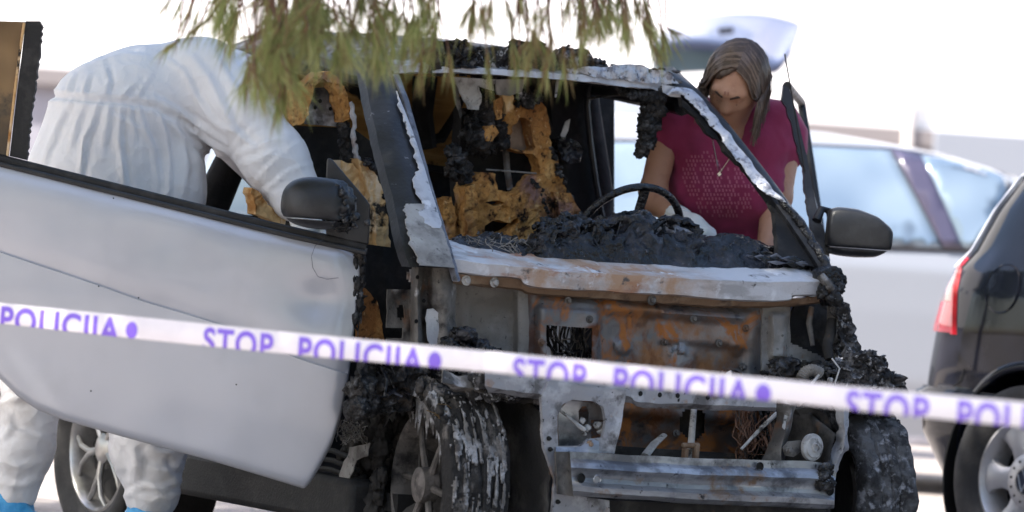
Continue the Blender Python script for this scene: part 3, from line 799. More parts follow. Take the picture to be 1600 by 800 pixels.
# ---- hinge pillar (image left) between door and firewall
def hp_depth(px, py):
    d = .10 - .06 * sst(640, 650, px) + .03 * sst(655, 662, px) * (1 - sst(668, 676, px)) - .015 * sst(676, 690, px)
    d += .03 * sst(700, 712, px) + .012 * rrect(px, py, 664, 692, 480, 560, 5)
    return d
def hp_hole(px, py):
    if px < 640 + 6 * math.sin(py * .2) and py < 452: return True
    if math.hypot((px - 627) / 7, (py - 488) / 11) < 1: return True
    if px < 628 and 512 < py < 530: return True
    return False
hp = pgrid('hinge_pillar', 604, 712, 396, 600, 4, hp_depth, M['burnt'], hp_hole, wob=.010, shear=.02)
pplate('paint_remnant', [(667, 484), (678, 482), (690, 492), (688, 515), (682, 536), (672, 540), (666, 520)], .044, M['flake'], (0, .003, 0), parent=hp, jag=2.0)
for (x, y) in ((662, 470), (650, 502), (652, 433)): MB().lathe([(0, .001), (.006, .001)], K(x, y, y=.035), (0, -1, 0), 10).build('bolt_hole', M['seam'], hp)
pplate('foot_bulkhead', [(560, 380), (720, 400), (720, 640), (560, 640)], .30, M['black'], (0, .01, 0), maxlen=.06, disp=lambda p: Vector((0, fbm(p, 8, 3) * .03, 0)))
b = MB()
crinkle('charred_liner', [(552, 556), (640, 560), (690, 580), (660, 640), (600, 650), (548, 650)], .06, 'char', WR, .05, 14, 4, .014, seed=8)
for i in range(30): b.blob(K(random.uniform(552, 640), random.uniform(560, 640), y=random.uniform(.0, .22)), random.uniform(.012, .03), .8, 2.5, 2, i * .9)
b.build('charred_crust', M['char'], WR)
pplate('footwell_trim', [(560, 440), (590, 470), (606, 560), (560, 560)], .22, M['foam'], (0, .02, 0), jag=2)

# ---- windscreen pillars
WP0, WPN = Vector((0, .0, .92)), Vector((0, -.53, .59)).normalized()
def back(d): return Vector((0, d, -d * .1))
def KW(px, py, off=0.0): return KP(px, py, WP0, WPN) + Vector((0, off, 0))
def pillar_strip(name, Lp, Rp, m, n=44, bulge=.012, offL=0.0, offR=0.0, thick=.03, rough=0.0, parent=None, jagR=0.0, jagL=0.0, label=None, nv=7):
    a, c = curve(Lp, n), curve(Rp, n)
    P = []
    for i, (p, q) in enumerate(zip(a, c)):
        jn = lambda a_, sd: a_ * (1.5 * mnoise.noise(Vector((i * .21, sd, 3.3))) + .9 * mnoise.noise(Vector((i * .63, sd, 8.1))) + .35 * random.uniform(-1, 1))
        p = p + Vector((jn(jagL, 1.7), 0, 0)); q = q + Vector((jn(jagR, 5.2), 0, 0))
        row = []
        for k in range(nv):
            t = k / (nv - 1)
            w = p.lerp(q, t)
            row.append(KW(w.x, w.y, lerp(offL, offR, t) - bulge * math.sin(t * math.pi) + (rough * nz((w.x, w.y, 3), .06))))
        P.append(row)
    v, f = solid_grid(P, Vector((0, thick, 0)))
    return fix_normals(obj(name, v, f, m, parent or WR, True, label, sharp=40))
pr = pillar_strip('windscreen_pillar', [(574, 90), (586, 160), (604, 240), (620, 300), (630, 345), (638, 385), (650, 418)], [(606, 96), (628, 160), (652, 240), (672, 300), (688, 350), (700, 390), (708, 418)], M['pillar'], offL=.03, thick=.045, bulge=.02, rough=.004)
pillar_strip('pillar_edge', [(612, 118), (628, 158), (650, 236), (668, 300), (682, 345), (700, 400), (712, 440)], [(622, 116), (638, 158), (660, 236), (677, 300), (691, 345), (707, 397), (718, 436)], M['pillar_edge'], offL=-.012, offR=-.004, thick=.03, bulge=.004, parent=pr, rough=.003)
pillar_strip('peeled_paint', [(612, 142), (620, 170), (627, 190), (635, 215), (641, 240), (647, 262), (642, 276), (643, 300), (654, 320), (644, 332), (652, 342), (660, 350), (668, 356)], [(614, 142), (624, 165), (634, 190), (643, 215), (651, 240), (658, 262), (662, 276), (669, 300), (676, 320), (681, 338), (684, 346), (684, 352), (682, 356)], M['flake'], offL=-.021, offR=-.019, thick=.004, bulge=.004, parent=pr, jagL=4.2, n=80)
pillar_strip('scorched_pillar_foot', [(627, 318), (629, 345), (634, 375), (650, 414)], [(676, 318), (683, 345), (692, 375), (706, 418)], M['grey_panel'], offL=-.0195, offR=-.0175, thick=.004, bulge=.004, parent=pr, jagL=3.5, jagR=1.0, n=40)

pl_ = pillar_strip('windscreen_pillar', [(1032, 136), (1066, 142), (1100, 176), (1150, 236), (1200, 302), (1250, 372), (1290, 434)], [(1060, 104), (1090, 131), (1126, 168), (1176, 230), (1228, 298), (1276, 370), (1312, 440)], M['pillar'], bulge=.03, offR=.03, thick=.05)
pillar_strip('peeled_foil', [(1034, 148), (1062, 150), (1092, 182), (1120, 216), (1150, 258), (1182, 296), (1212, 314)], [(1040, 136), (1072, 141), (1103, 177), (1132, 213), (1161, 250), (1190, 288), (1216, 316)], M['flake_crumple'], bulge=.006, offL=-.022, offR=-.036, thick=.003, rough=.014, parent=pl_, jagL=2.5, n=70, nv=5)
pplate('inner_gusset', [(1062, 150), (1100, 186), (1132, 226), (1168, 268), (1204, 300), (1238, 330), (1272, 378), (1292, 424), (1268, 416), (1216, 402), (1212, 340), (1200, 306), (1160, 262), (1134, 238), (1126, 220), (1104, 208), (1090, 186), (1068, 166)], None, M['black'], (0, .02, 0), plane=(WP0 + Vector((0, .02, 0)), WPN), parent=pl_, jag=1.2)
pillar_strip('loose_seal', [(1208, 312), (1236, 344), (1260, 380), (1284, 420)], [(1216, 310), (1244, 340), (1268, 376), (1296, 426)], M['melt'], offL=-.02, offR=-.03, thick=.01, rough=.01, parent=pl_, jagL=2)
b = MB()
for i in range(26): b.blob(KW(random.gauss(1302, 7), random.uniform(424, 470), -.01), random.uniform(.008, .02), .7, 2.2, 2, i)
b.build('charred_crust', M['char'], pl_)
pplate('pillar_foot', [(1284, 424), (1306, 416), (1318, 440), (1312, 470), (1300, 478), (1286, 450)], -.02, M['melt'], (0, .05, 0), jag=1.5, parent=pl_)
MB().tube([K(1282, 430, y=-.03), K(1296, 448, y=-.05), K(1306, 462, y=-.04)], [.012, .014, .009], 8).build('wiper_stub', M['burnt'], WR)
# right-hand bodyside behind the pillar foot
b = MB()
crinkle('charred_wing_sheet', [(1306, 470), (1318, 478), (1328, 505), (1334, 535), (1328, 556), (1306, 560), (1300, 520)], .0, 'char_ash', WR, .03, 20, 2.5, .011, seed=4)
for i in range(30):
    t = random.random(); y = lerp(472, 550, t); b.blob(K(pl([(472, 1312), (500, 1320), (530, 1324), (550, 1316)], y) + random.uniform(-12, 6), y, y=random.uniform(.0, .1)), random.uniform(.008, .02), .6, 2.4, 2, i * .77)
b.build('charred_wing_remnant', M['char_ash'], WR)

# ---- header and roof
hd_low = [(616, 114), (660, 113), (700, 113), (760, 116), (860, 122), (960, 133), (1030, 141), (1062, 148)]
hd_up = [(612, 100), (660, 104), (700, 105), (760, 108), (860, 113), (960, 123), (1030, 130), (1070, 136)]
HN = 60
hl = curve(hd_low, HN); hu = curve(hd_up, HN)
def hy(t): return .59 + .05 * (2 * abs(t - .5)) ** 2
hd = loft('roof_header', [([(p.x, p.y + 1) for p in hl], lambda t: hy(t) + .05), ([(p.x, p.y) for p in hl], lambda t: hy(t) - .004), ([(p.x, p.y) for p in hu], lambda t: hy(t)), ([(p.x, p.y - 8) for p in hu], lambda t: hy(t) + .05)], M['flake'], None, HN, sub=3, rough=.004, rs=25)
NR = 26
P = []
for j in range(NR + 1):
    s = j / NR
    row = []
    for i in range(HN):
        t = i / (HN - 1)
        p = K(hu[i].x, hu[i].y - 6, y=hy(t) + .04)
        e = (2 * abs(t - .5))
        yb = lerp(p.y, 1.98 - .12 * e ** 2, s)
        z = p.z + (.11 - .03 * e ** 3) * math.sin(min(1, s * 1.25) * math.pi / 2) - .06 * max(0, s - .6) ** 2 / .16 - .045 * e ** 6
        x = p.x * lerp(1.0, 1.06, s)
        q = Vector((x, yb, z))
        q.z += .006 * fbm(q, 7, 3) * (1 if s > .03 else 0)
        row.append(q)
    P.append(row)
v, f = solid_grid(P, Vector((0, 0, -.012)))
M['roof'] = MAT('scorched_roof', (.16, .15, .145), [((.36, .34, .33), n_(5, .46, .6)), ((.03, .03, .03), n_(7, .5, .62, seed=3)), ((.22, .13, .09), n_(5, .56, .68, seed=6)), ((.62, .61, .62), n_(14, .58, .66, seed=9)), (SOOT, n_(45, .58, .66, seed=4))], rough=.8, bump=.5, bscale=60)
roof = fix_normals(obj('roof', v, f, M['roof'], WR))
top_c = [(664, 84), (672, 62), (690, 66), (716, 58), (730, 74), (760, 76), (790, 70), (808, 60), (826, 68), (836, 62), (862, 82), (880, 66), (892, 76), (905, 72), (918, 86), (945, 94), (965, 108), (1000, 118)]
b = MB()
for i in range(210):
    x = random.uniform(664, 950)
    top = pl(top_c, x); low = pl([(664, 108), (860, 110), (990, 126)], x)
    t = random.random() ** 1.3
    r = lerp(.020, .009, t) * random.uniform(.6, 1.2)
    b.blob(K(x, lerp(low, top + 5, t), y=.62 + random.uniform(0, .10)), r, .8, 2.6, 1 if r < .012 else 2, i * .37)
b.build('charred_crust', M['char'], roof)
b = MB()
for i in range(150):
    x = random.uniform(664, 1060); low = pl([(664, 106), (860, 110), (1060, 132)], x)
    b.blob(K(x, low - random.uniform(0, 22), y=.615 + random.uniform(0, .05)), random.uniform(.006, .013), .8, 2.6, 1, i * .51, (1.6, 1, .6))
b.build('ash_flakes', M['char_ash'], roof)
for k, (xa, xb) in enumerate(((664, 742), (730, 800), (790, 872), (860, 930))):
    up_e = [(x, pl(top_c, x) + random.uniform(-3, 3)) for x in np.linspace(xa, xb, 9)]
    lo_e = [(x, pl([(664, 108), (860, 111), (990, 126)], x)) for x in np.linspace(xb, xa, 7)]
    crinkle('charred_crust_sheet', up_e + lo_e, .615 + .015 * (k % 2), 'char' if k % 2 == 0 else 'char_ash', roof, .030, 26, 3.5, .009, seed=k * 3.1)
crinkle('blistered_paint', [(880, 108), (930, 104), (985, 100), (1040, 112), (1062, 130), (1030, 131), (960, 124), (890, 114)], .60, 'flake_crumple', roof, .009, 22, 1.8, .010, seed=2)
pplate('peeled_flake', [(1034, 132), (1058, 136), (1064, 146), (1063, 152), (1048, 151), (1036, 144)], .575, M['flake'], (0, .003, 0), parent=roof)
# hanging melted headlining
def drip(name, pts, y, m, r, seed, parent=None, n=40, amp=.9):
    c = curve(pts, n); b = MB()
    for i, p in enumerate(c):
        t = i / (n - 1)
        b.blob(K(p.x + random.uniform(-3, 3), p.y, y=y + random.uniform(-.012, .012)), pl(r, t) * random.uniform(.7, 1.25), amp, 2.6, 2, seed + i * .6)
    return b.build(name, M[m], parent or WR)
drip('hanging_melted_trim', [(1024, 142), (1020, 170), (1012, 200), (1012, 220), (1003, 236), (998, 246)], .66, 'char', [(0, .026), (.45, .026), (.7, .017), (1, .005)], 3, n=60)
drip('melted_edge', [(962, 136), (985, 148), (1010, 150), (1030, 146)], .64, 'char', [(0, .006), (.5, .014), (1, .022)], 8, n=36)
MB().tube([K(918, 155, y=.8), K(945, 150, y=.72), K(962, 148, y=.68), K(985, 150, y=.65)], .0035, 6).build('hanging_wire', M['char'], WR)
MB().tube([K(872, 122, y=.62), K(870, 138, y=.63), K(868, 152, y=.63)], [.006, .005, .003], 7).build('hanging_rod', M['burnt'], WR)
pplate('crumpled_foil', [(708, 120), (735, 122), (775, 124), (775, 142), (750, 135), (752, 160), (748, 172), (728, 170), (722, 150)], .74, M['white_part'], (0, .004, 0), maxlen=.015, disp=lambda p: Vector((0, fbm(p, 24, 3) * .02, 0)))
pplate('sun_visor_remnant', [(775, 124), (820, 124), (816, 144), (796, 150), (778, 148)], .72, M['grey_panel'], (0, .006, 0), maxlen=.02, disp=lambda p: Vector((0, fbm(p, 24, 3) * .015, 0)))
pplate('seat_belt_guide', [(706, 120), (714, 120), (722, 180), (720, 185), (712, 160)], .78, M['wire'], (0, .004, 0))

# ---- rest of the shell: side rails, centre posts, rear bulkhead, tail, floor, sills
for sx in (-1, 1):
    e = 0 if sx < 0 else HN - 1
    pts = [P[j][e] + Vector((0, 0, -.02)) for j in range(0, NR + 1, 2)]
    MB().tube(pts, .035, 8).build('roof_rail', M['pillar'], WR)
    top = P[int(NR * .52)][e]
    MB().tube([top + Vector((0, 0, -.02)), lerp(top, Vector((sx * .70, 1.3, .9)), .6) + Vector((sx * .03, 0, 0)), Vector((sx * .70, 1.32, .95)), Vector((sx * .70, 1.30, .4))], [.045, .05, .06, .06], 10).build('centre_post', M['black'], WR)
    # rear quarter
    prof = []
    for (zz, yy, xx) in ((.45, 1.0, .74), (.62, 1.0, .75), (.95, 1.0, .74), (1.2, 1.0, .66), (1.40, 1.0, .58)):
        prof.append((zz, xx))
    G = []
    for j in range(19):
        yb = lerp(1.33, 2.27, j / 18)
        row = []
        for k in range(13):
            t = k / 12
            zlo = .30
            dd = 1 - ((yb - 1.867) / .36) ** 2
            if dd > 0: zlo = max(.30, .29 + .36 * math.sqrt(dd))
            if yb > 2.2: zlo = max(zlo, .36)
            zz = lerp(zlo, 1.40 if yb > 1.98 else lerp(1.02, 1.40, sst(1.8, 1.98, yb)), t)
            xx = pl([(.3, .745), (.62, .76), (.95, .74), (1.2, .655), (1.4, .57)], zz)
            tuck = .16 * sst(2.05, 2.27, yb) ** 2 + (.12 * max(0, (zz - .95)) * sst(1.7, 2.2, yb))
            row.append(Vector((sx * (xx - tuck), yb - .24 * max(0, zz - .95) * sst(1.8, 2.27, yb), zz)))
        G.append(row)
    v, f = solid_grid(G, Vector((-sx * .015, 0, 0)))
    fix_normals(obj('rear_quarter_panel', v, f, M['silver'], WR, sharp=50))
    sb = MB(); sb.box((sx * .70, .80, .225), (.10, 1.12, .13)); sb.build('sill', M['rubber'], WR, bevel=.02)
G = []
for i in range(17):
    row = []
    for k in range(9):
        zz = lerp(.36, .98, k / 8); e = (i / 16 * 2 - 1)
        w_ = pl([(.36, .59), (.62, .60), (.95, .58), (1.2, .47), (1.4, .40)], zz)
        row.append(Vector((e * w_, 2.27 + .05 * (1 - e * e) - .24 * max(0, zz - .95), zz)))
    G.append(row)
v, f = solid_grid(G, Vector((0, -.015, 0)))
fix_normals(obj('tail_panel', v, f, M['silver'], WR))
MB().box((0, 1.15, .235), (1.30, 2.0, .05)).build('floor_pan', M['black'], WR)
obj('rear_bulkhead', *plate([Vector((-.64, 1.50, .25)), Vector((.64, 1.50, .25)), Vector((.62, 1.50, 1.0)), Vector((-.62, 1.50, 1.0))], (0, .02, 0)), M['black'], WR, False)
pplate('ochre_rear_panel', [(448, 110), (640, 108), (735, 118), (735, 266), (640, 262), (448, 226)], 1.38, M['ochre'], (0, .02, 0))
pplate('engine_cover', [(440, 226), (740, 268), (740, 420), (440, 400)], 1.43, M['black'], (0, .02, 0))
pplate('rear_panel_dark', [(700, 100), (960, 120), (960, 420), (700, 420)], 1.46, M['black'], (0, .02, 0))
b = MB()
b.tube([K(664, 120, y=1.30), K(660, 180, y=1.30), K(668, 232, y=1.30)], [.04, .034, .03], 8)
b.tube([K(724, 150, y=1.30), K(708, 185, y=1.30), K(690, 215, y=1.30), K(662, 222, y=1.30)], [.008, .014, .018, .016], 8)
b.tube([K(456, 236, y=1.31), K(520, 236, y=1.31), K(548, 246, y=1.31)], [.01, .012, .01], 8)
b.build('charred_belt_frame', M['black'], WR)
pplate('engine_cover_edge', [(452, 226), (640, 252), (735, 266), (735, 275), (452, 240)], 1.36, M['black'], (0, .04, 0))
# far side centre post (dark, behind the driver's seat)
pplate('centre_post_trim', [(858, 122), (922, 134), (917, 165), (922, 220), (930, 280), (943, 348), (870, 350), (866, 240)], 1.16, M['black'], (0, .05, 0))
MB().tube([K(921, 134, y=1.14), K(917, 165, y=1.14), K(922, 220, y=1.14), K(931, 285, y=1.14), K(943, 350, y=1.14)], .010, 8).build('door_seal', M['pillar'], WR)

# ---- seats
def foam_slab(name, pts, y, m, parent, holes=(), thick=.05, bul=.03, jag=1.5, seed=0, label=None):
    cx = sum(p[0] for p in pts) / len(pts)
    ctr = K(cx, sum(p[1] for p in pts) / len(pts), y=y)
    def dp(p):
        d = (p - ctr).length
        return Vector((fbm(p, 30, 2, seed + 2) * .004, -bul * .8 * math.exp(-(d / .16) ** 2) + fbm(p, 10, 3, seed) * .008 + fbm(p, 60, 3, seed + 4) * .007, fbm(p, 30, 2, seed + 8) * .004))
    return pplate(name, pts, y, M[m], (0, thick, 0), holes, parent, label, True, .014, dp, jag=jag)
def char_lumps(name, path, y, n, r, m, parent, spread=8, seed=0, dy=.02, squash=(1, 1, 1)):
    b = MB(); c = curve(path, 30)
    for i in range(n):
        p = c[random.randrange(30)]
        rr = r * random.uniform(.45, 1.15)
        b.blob(K(p.x + random.gauss(0, spread), p.y + random.gauss(0, spread), y=y + random.uniform(-dy, dy)), rr, .8, 2.6, 2 if rr > .012 else 1, seed + i * .43, squash)
    return b.build(name, M[m], parent)
ds = empty('seat', (0, 0, 0), 0, WR)
pplate('back_shell', [(722, 170), (850, 160), (884, 260), (905, 350), (890, 396), (722, 396), (716, 280)], .90, M['black'], (0, .05, 0), parent=ds)
foam_slab('upper_foam', [(762, 178), (772, 156), (790, 146), (812, 140), (834, 148), (848, 166), (853, 190), (854, 214), (866, 248), (878, 286), (898, 330), (903, 350), (884, 352), (868, 318), (846, 296), (838, 264), (832, 246), (826, 240), (786, 232), (780, 222), (764, 208)], .82, 'foam', ds,
          holes=[[(787, 231), (792, 214), (800, 192), (806, 185), (815, 184), (822, 190), (826, 210), (830, 228), (824, 234), (806, 234)]], seed=2)
foam_slab('lower_foam', [(722, 286), (748, 268), (766, 272), (770, 298), (790, 300), (808, 290), (820, 276), (842, 272), (862, 292), (880, 318), (888, 350), (872, 392), (724, 394)], .79, 'foam', ds, seed=5, bul=.05,
          holes=[[(754, 350), (772, 344), (786, 348), (798, 338), (800, 345), (782, 364), (764, 366), (754, 362)], [(752, 316), (764, 313), (778, 316), (776, 320), (762, 321)]])
foam_slab('side_bolster', [(860, 300), (884, 300), (900, 328), (906, 352), (894, 372), (876, 368), (872, 340)], .77, 'foam', ds, seed=9, thick=.06)
foam_slab('side_bolster', [(722, 292), (738, 288), (742, 330), (738, 390), (722, 392)], .77, 'foam', ds, seed=12, thick=.06)
pplate('headrest_plate', [(784, 236), (790, 208), (802, 184), (820, 182), (832, 230), (828, 240)], .86, M['brownflange'], (0, .01, 0), parent=ds)
MB().tube([K(760, 265, y=.80), K(790, 267, y=.80), K(838, 271, y=.80)], .0028, 6).build('spring_wire', M['wire'], ds)
MB().tube([K(790, 232, y=.86), K(792, 262, y=.86), K(797, 296, y=.86)], .010, 8).build('headrest_post', M['burnt'], ds)
char_lumps('charred_crust', [(752, 158), (740, 180), (730, 206), (742, 225), (760, 232), (778, 226), (784, 206), (770, 190)], .80, 46, .020, 'char', ds, 8, 1)
crinkle('charred_cover', [(752, 152), (764, 160), (762, 190), (784, 200), (784, 226), (770, 238), (744, 234), (724, 214), (728, 190), (742, 168)], .775, 'char', ds, .030, 24, 3.5, .010, seed=3)
char_lumps('charred_crust', [(712, 236), (706, 250), (714, 268), (726, 282)], .79, 20, .018, 'char', ds, 5, 40)
crinkle('charred_cover', [(704, 240), (722, 236), (730, 258), (734, 282), (722, 288), (706, 268)], .775, 'char', ds, .028, 24, 3, .010, seed=5)
char_lumps('charred_crust', [(806, 148), (820, 150), (836, 152), (824, 160)], .79, 36, .014, 'char_ash', ds, 5, 60)
char_lumps('charred_crust', [(830, 280), (846, 300), (856, 330), (862, 350)], .735, 26, .007, 'char', ds, 1.5, 20)
char_lumps('charred_crust', [(862, 232), (876, 270), (892, 310)], .795, 40, .009, 'char', ds, 2, 24)
foam_slab('foam_scrap', [(764, 158), (778, 150), (778, 184), (768, 186)], .775, 'foam', ds, seed=15, thick=.02)
foam_slab('foam_scrap', [(750, 198), (766, 194), (772, 206), (764, 222), (752, 220)], .765, 'foam', ds, seed=18, thick=.02)
foam_slab('foam_scrap', [(781, 148), (794, 146), (794, 176), (783, 178)], .772, 'foam_pale', ds, seed=19, thick=.02)
pplate('melted_headrest_cup', [(872, 218), (886, 214), (904, 222), (911, 240), (906, 254), (890, 256), (878, 248), (872, 234)], .80, M['melt'], (0, .04, 0), parent=ds, maxlen=.012, disp=lambda p: Vector((0, fbm(p, 40, 3) * .015, 0)))
pplate('foil_scrap', [(876, 212), (884, 190), (891, 186), (888, 204), (882, 216)], .86, M['white_part'], (0, .003, 0), parent=ds)
foam_slab('seat_squab', [(688, 310), (700, 308), (708, 340), (704, 380), (684, 380)], .80, 'foam', WR, seed=22)

ps = empty('seat', (0, 0, 0), 0, WR)
foam_slab('headrest_foam', [(449, 190), (447, 160), (452, 140), (468, 136), (482, 122), (496, 113), (512, 112), (526, 120), (534, 136), (542, 156), (548, 176), (545, 188), (534, 192), (530, 176), (524, 150), (516, 128), (500, 124), (488, 132), (484, 150), (478, 178), (466, 196), (454, 196)], .80, 'foam', ps, seed=31, thick=.05, bul=.02)
pplate('headrest_plate', [(478, 138), (520, 136), (530, 150), (532, 198), (478, 194)], .84, M['burnt'], (0, .01, 0), parent=ps, maxlen=.03, disp=lambda p: Vector((0, fbm(p, 16, 2) * .006, 0)))
for (x, y) in ((500, 158), (492, 168), (516, 170)): MB().lathe([(0, .001), (.006, .001)], K(x, y, y=.835), (0, -1, 0), 10).build('bolt_hole', M['seam'], ps)
MB().tube([K(p.x + random.uniform(-1.5, 1.5), p.y, y=.78) for p in curve([(548, 160), (553, 190), (552, 215), (556, 240), (562, 255)], 22)], [.007 * random.uniform(.6, 1.4) for _ in range(22)], 8).build('melted_frame_drip', M['bracket'], ps)
drip('charred_frame', [(536, 196), (540, 225), (546, 262), (556, 290), (560, 320)], .82, 'char', [(0, .014), (.5, .018), (1, .02)], 14, ps, n=36)
foam_slab('side_foam', [(530, 252), (546, 256), (562, 272), (570, 300), (574, 340), (580, 380), (584, 420), (552, 412), (548, 350), (540, 300)], .78, 'foam_pale', ps, seed=36, thick=.06)
foam_slab('side_foam', [(556, 248), (572, 252), (584, 268), (592, 300), (598, 340), (610, 400), (604, 410), (588, 408), (582, 360), (574, 320), (566, 280)], .76, 'foam_pale', ps, seed=39, thick=.05)
char_lumps('charred_crust', [(574, 252), (588, 268), (595, 290), (596, 318)], .755, 46, .010, 'melt', ps, 2, 70)
pplate('back_shell', [(452, 196), (552, 200), (618, 250), (648, 330), (655, 420), (452, 420)], .90, M['black'], (0, .05, 0), parent=ps)
foam_slab('side_foam', [(388, 292), (400, 300), (412, 318), (440, 340), (440, 352), (396, 336)], .78, 'foam_pale', ps, seed=44, thick=.05)

# ---- melted dashboard
sil = [(700, 378), (712, 371), (735, 376), (752, 368), (772, 366), (792, 372), (812, 386), (830, 382), (838, 360), (850, 350), (894, 347), (905, 352), (928, 346), (940, 348), (962, 342), (985, 337), (1003, 344), (1012, 352), (1032, 346), (1052, 350), (1075, 362), (1092, 376), (1110, 372), (1132, 368), (1165, 376), (1215, 390), (1262, 408), (1280, 424)]
ND, MD = 190, 44
P2 = []
for i in range(ND):
    px = lerp(702, 1280, i / (ND - 1))
    f0 = K(px, pl(cw_top, px) + 6, y=.085)
    cr = K(px, pl(sil, px), y=.27)
    bk = Vector((cr.x, .50, cr.z - .12))
    row = []
    for j in range(MD):
        t = j / (MD - 1)
        if t < .6:
            u = t / .6
            p = f0.lerp(cr, u); p.z += .03 * math.sin(u * math.pi) * (cr.z - f0.z) / .1
        else: p = cr.lerp(bk, (t - .6) / .4)
        a = min(1, t * 5)
        lumpy = 1.0 if 815 < px < 1085 else .45
        rdg = 1 - abs(mnoise.noise(Vector((p.x * 11, p.y * 11, p.z * 14)))) * 2
        rd2 = 1 - abs(mnoise.noise(Vector((p.x * 26 + 9, p.y * 26, p.z * 26)))) * 2
        p = p + Vector((fbm(p, 16, 2) * .018, -.036 * rdg * lumpy - .016 * rd2 * lumpy, .010 * rdg * lumpy + .016 * rd2 * lumpy + .006 * fbm(p, 40, 2))) * a
        for (hx, hy_, hr, hd_) in ((958, 383, 15, .06), (1060, 386, 24, .035), (905, 380, 10, .03)):
            pyy = lerp(pl(cw_top, px), pl(sil, px), min(1, t / .6))
            q = math.hypot((px - hx) / hr, (pyy - hy_) / (hr * .62))
            p.y += hd_ * (1 - sst(.7, 1.05, q))
        row.append(p)
    P2.append(row)
v, f = solid_grid(P2, Vector((0, .01, -.02)))
dash = fix_normals(obj('melted_dashboard', v, f, M['melt'], WR, label='melted and wrinkled black dashboard'))
char_lumps('charred_crust', [(838, 372), (850, 356), (870, 352), (895, 350)], .20, 26, .014, 'melt', dash, 6, 5)
char_lumps('charred_crust', [(930, 350), (960, 344), (985, 340), (1005, 348), (1040, 350)], .26, 22, .012, 'char', dash, 4, 15)
char_lumps('grass_debris', [(705, 376), (740, 376), (770, 372), (800, 380), (820, 386)], .16, 60, .009, 'char_ash', dash, 5, 25)
wires('dry_straw', ((705, 372), (830, 398)), .08, .16, 30, 'wire', .0012, sag=.0, parent=dash, jit=.01)
wires('melted_strings', ((860, 352), (985, 412)), .10, .14, 16, 'melt', .003, sag=0, parent=dash, jit=.012)
crinkle('melted_sheet', [(838, 366), (850, 350), (896, 346), (900, 362), (896, 408), (838, 402)], .13, 'melt', dash, .022, 16, 2.5, .010, seed=1)
crinkle('melted_sheet', [(893, 352), (930, 346), (948, 352), (952, 412), (896, 408)], .15, 'melt', dash, .030, 18, 2.5, .010, seed=6)
crinkle('melted_sheet', [(945, 352), (985, 338), (1008, 346), (1012, 366), (980, 372), (950, 376)], .20, 'char', dash, .024, 20, 2.5, .010, seed=9)
crinkle('melted_sheet', [(1008, 352), (1032, 346), (1056, 350), (1080, 364), (1092, 380), (1060, 372), (1030, 374)], .19, 'pillar_edge', dash, .016, 18, 2.0, .010, seed=12)
# loose sheets on the right of the dashboard
pplate('curled_sheet', [(1092, 384), (1128, 366), (1150, 372), (1178, 384), (1212, 392), (1226, 402), (1180, 404), (1120, 398)], .24, M['pillar_edge'], (0, .004, .003), parent=dash, jag=1.2, maxlen=.02, disp=lambda p: Vector((0, fbm(p, 12, 2) * .03, 0)))
for i in range(26):
    x, y = random.uniform(1175, 1265), 0
    y = lerp(396, 416, (x - 1175) / 90) + random.uniform(-6, 7)
    w_ = random.uniform(7, 14)
    pplate('paint_chip', [(x - w_, y + random.uniform(-2, 1)), (x, y - random.uniform(2, 5)), (x + w_, y + random.uniform(0, 4)), (x + random.uniform(-4, 4), y + random.uniform(3, 6))], random.uniform(.06, .13), M['pillar_edge' if i % 2 else 'melt'], (0, .003, .002), parent=dash)
# steering wheel
c = K(977, 374, y=.40)
sw = empty('steering_wheel', (0, 0, 0), 0, WR)
nrm = Vector((0, .86, .50)).normalized(); ux = Vector((1, 0, 0)); uz = nrm.cross(ux)
ring = [c + (ux * math.cos(a) + uz * math.sin(a)) * .178 for a in np.linspace(0, 2 * math.pi, 73)]
MB().tube(ring, .0115, 12).build('rim', M['melt'], sw)
b = MB(); b.tube([c + ux * .17, c + ux * .05 - nrm * .02], .014, 8); b.tube([c - ux * .17, c - ux * .05 - nrm * .02], .014, 8); b.tube([c - uz * .17, c - uz * .03 - nrm * .02], .014, 8)
b.build('spokes', M['melt'], sw)
MB().blob(c - nrm * .03, .06, .4, 2, 3, 4).build('hub', M['char'], sw)
MB().tube([c - nrm * .03, c - nrm * .3], .03, 10).build('steering_column', M['black'], sw)
char_lumps('charred_crust', [(900, 344), (905, 336)], .40, 10, .012, 'char', sw, 3, 90)
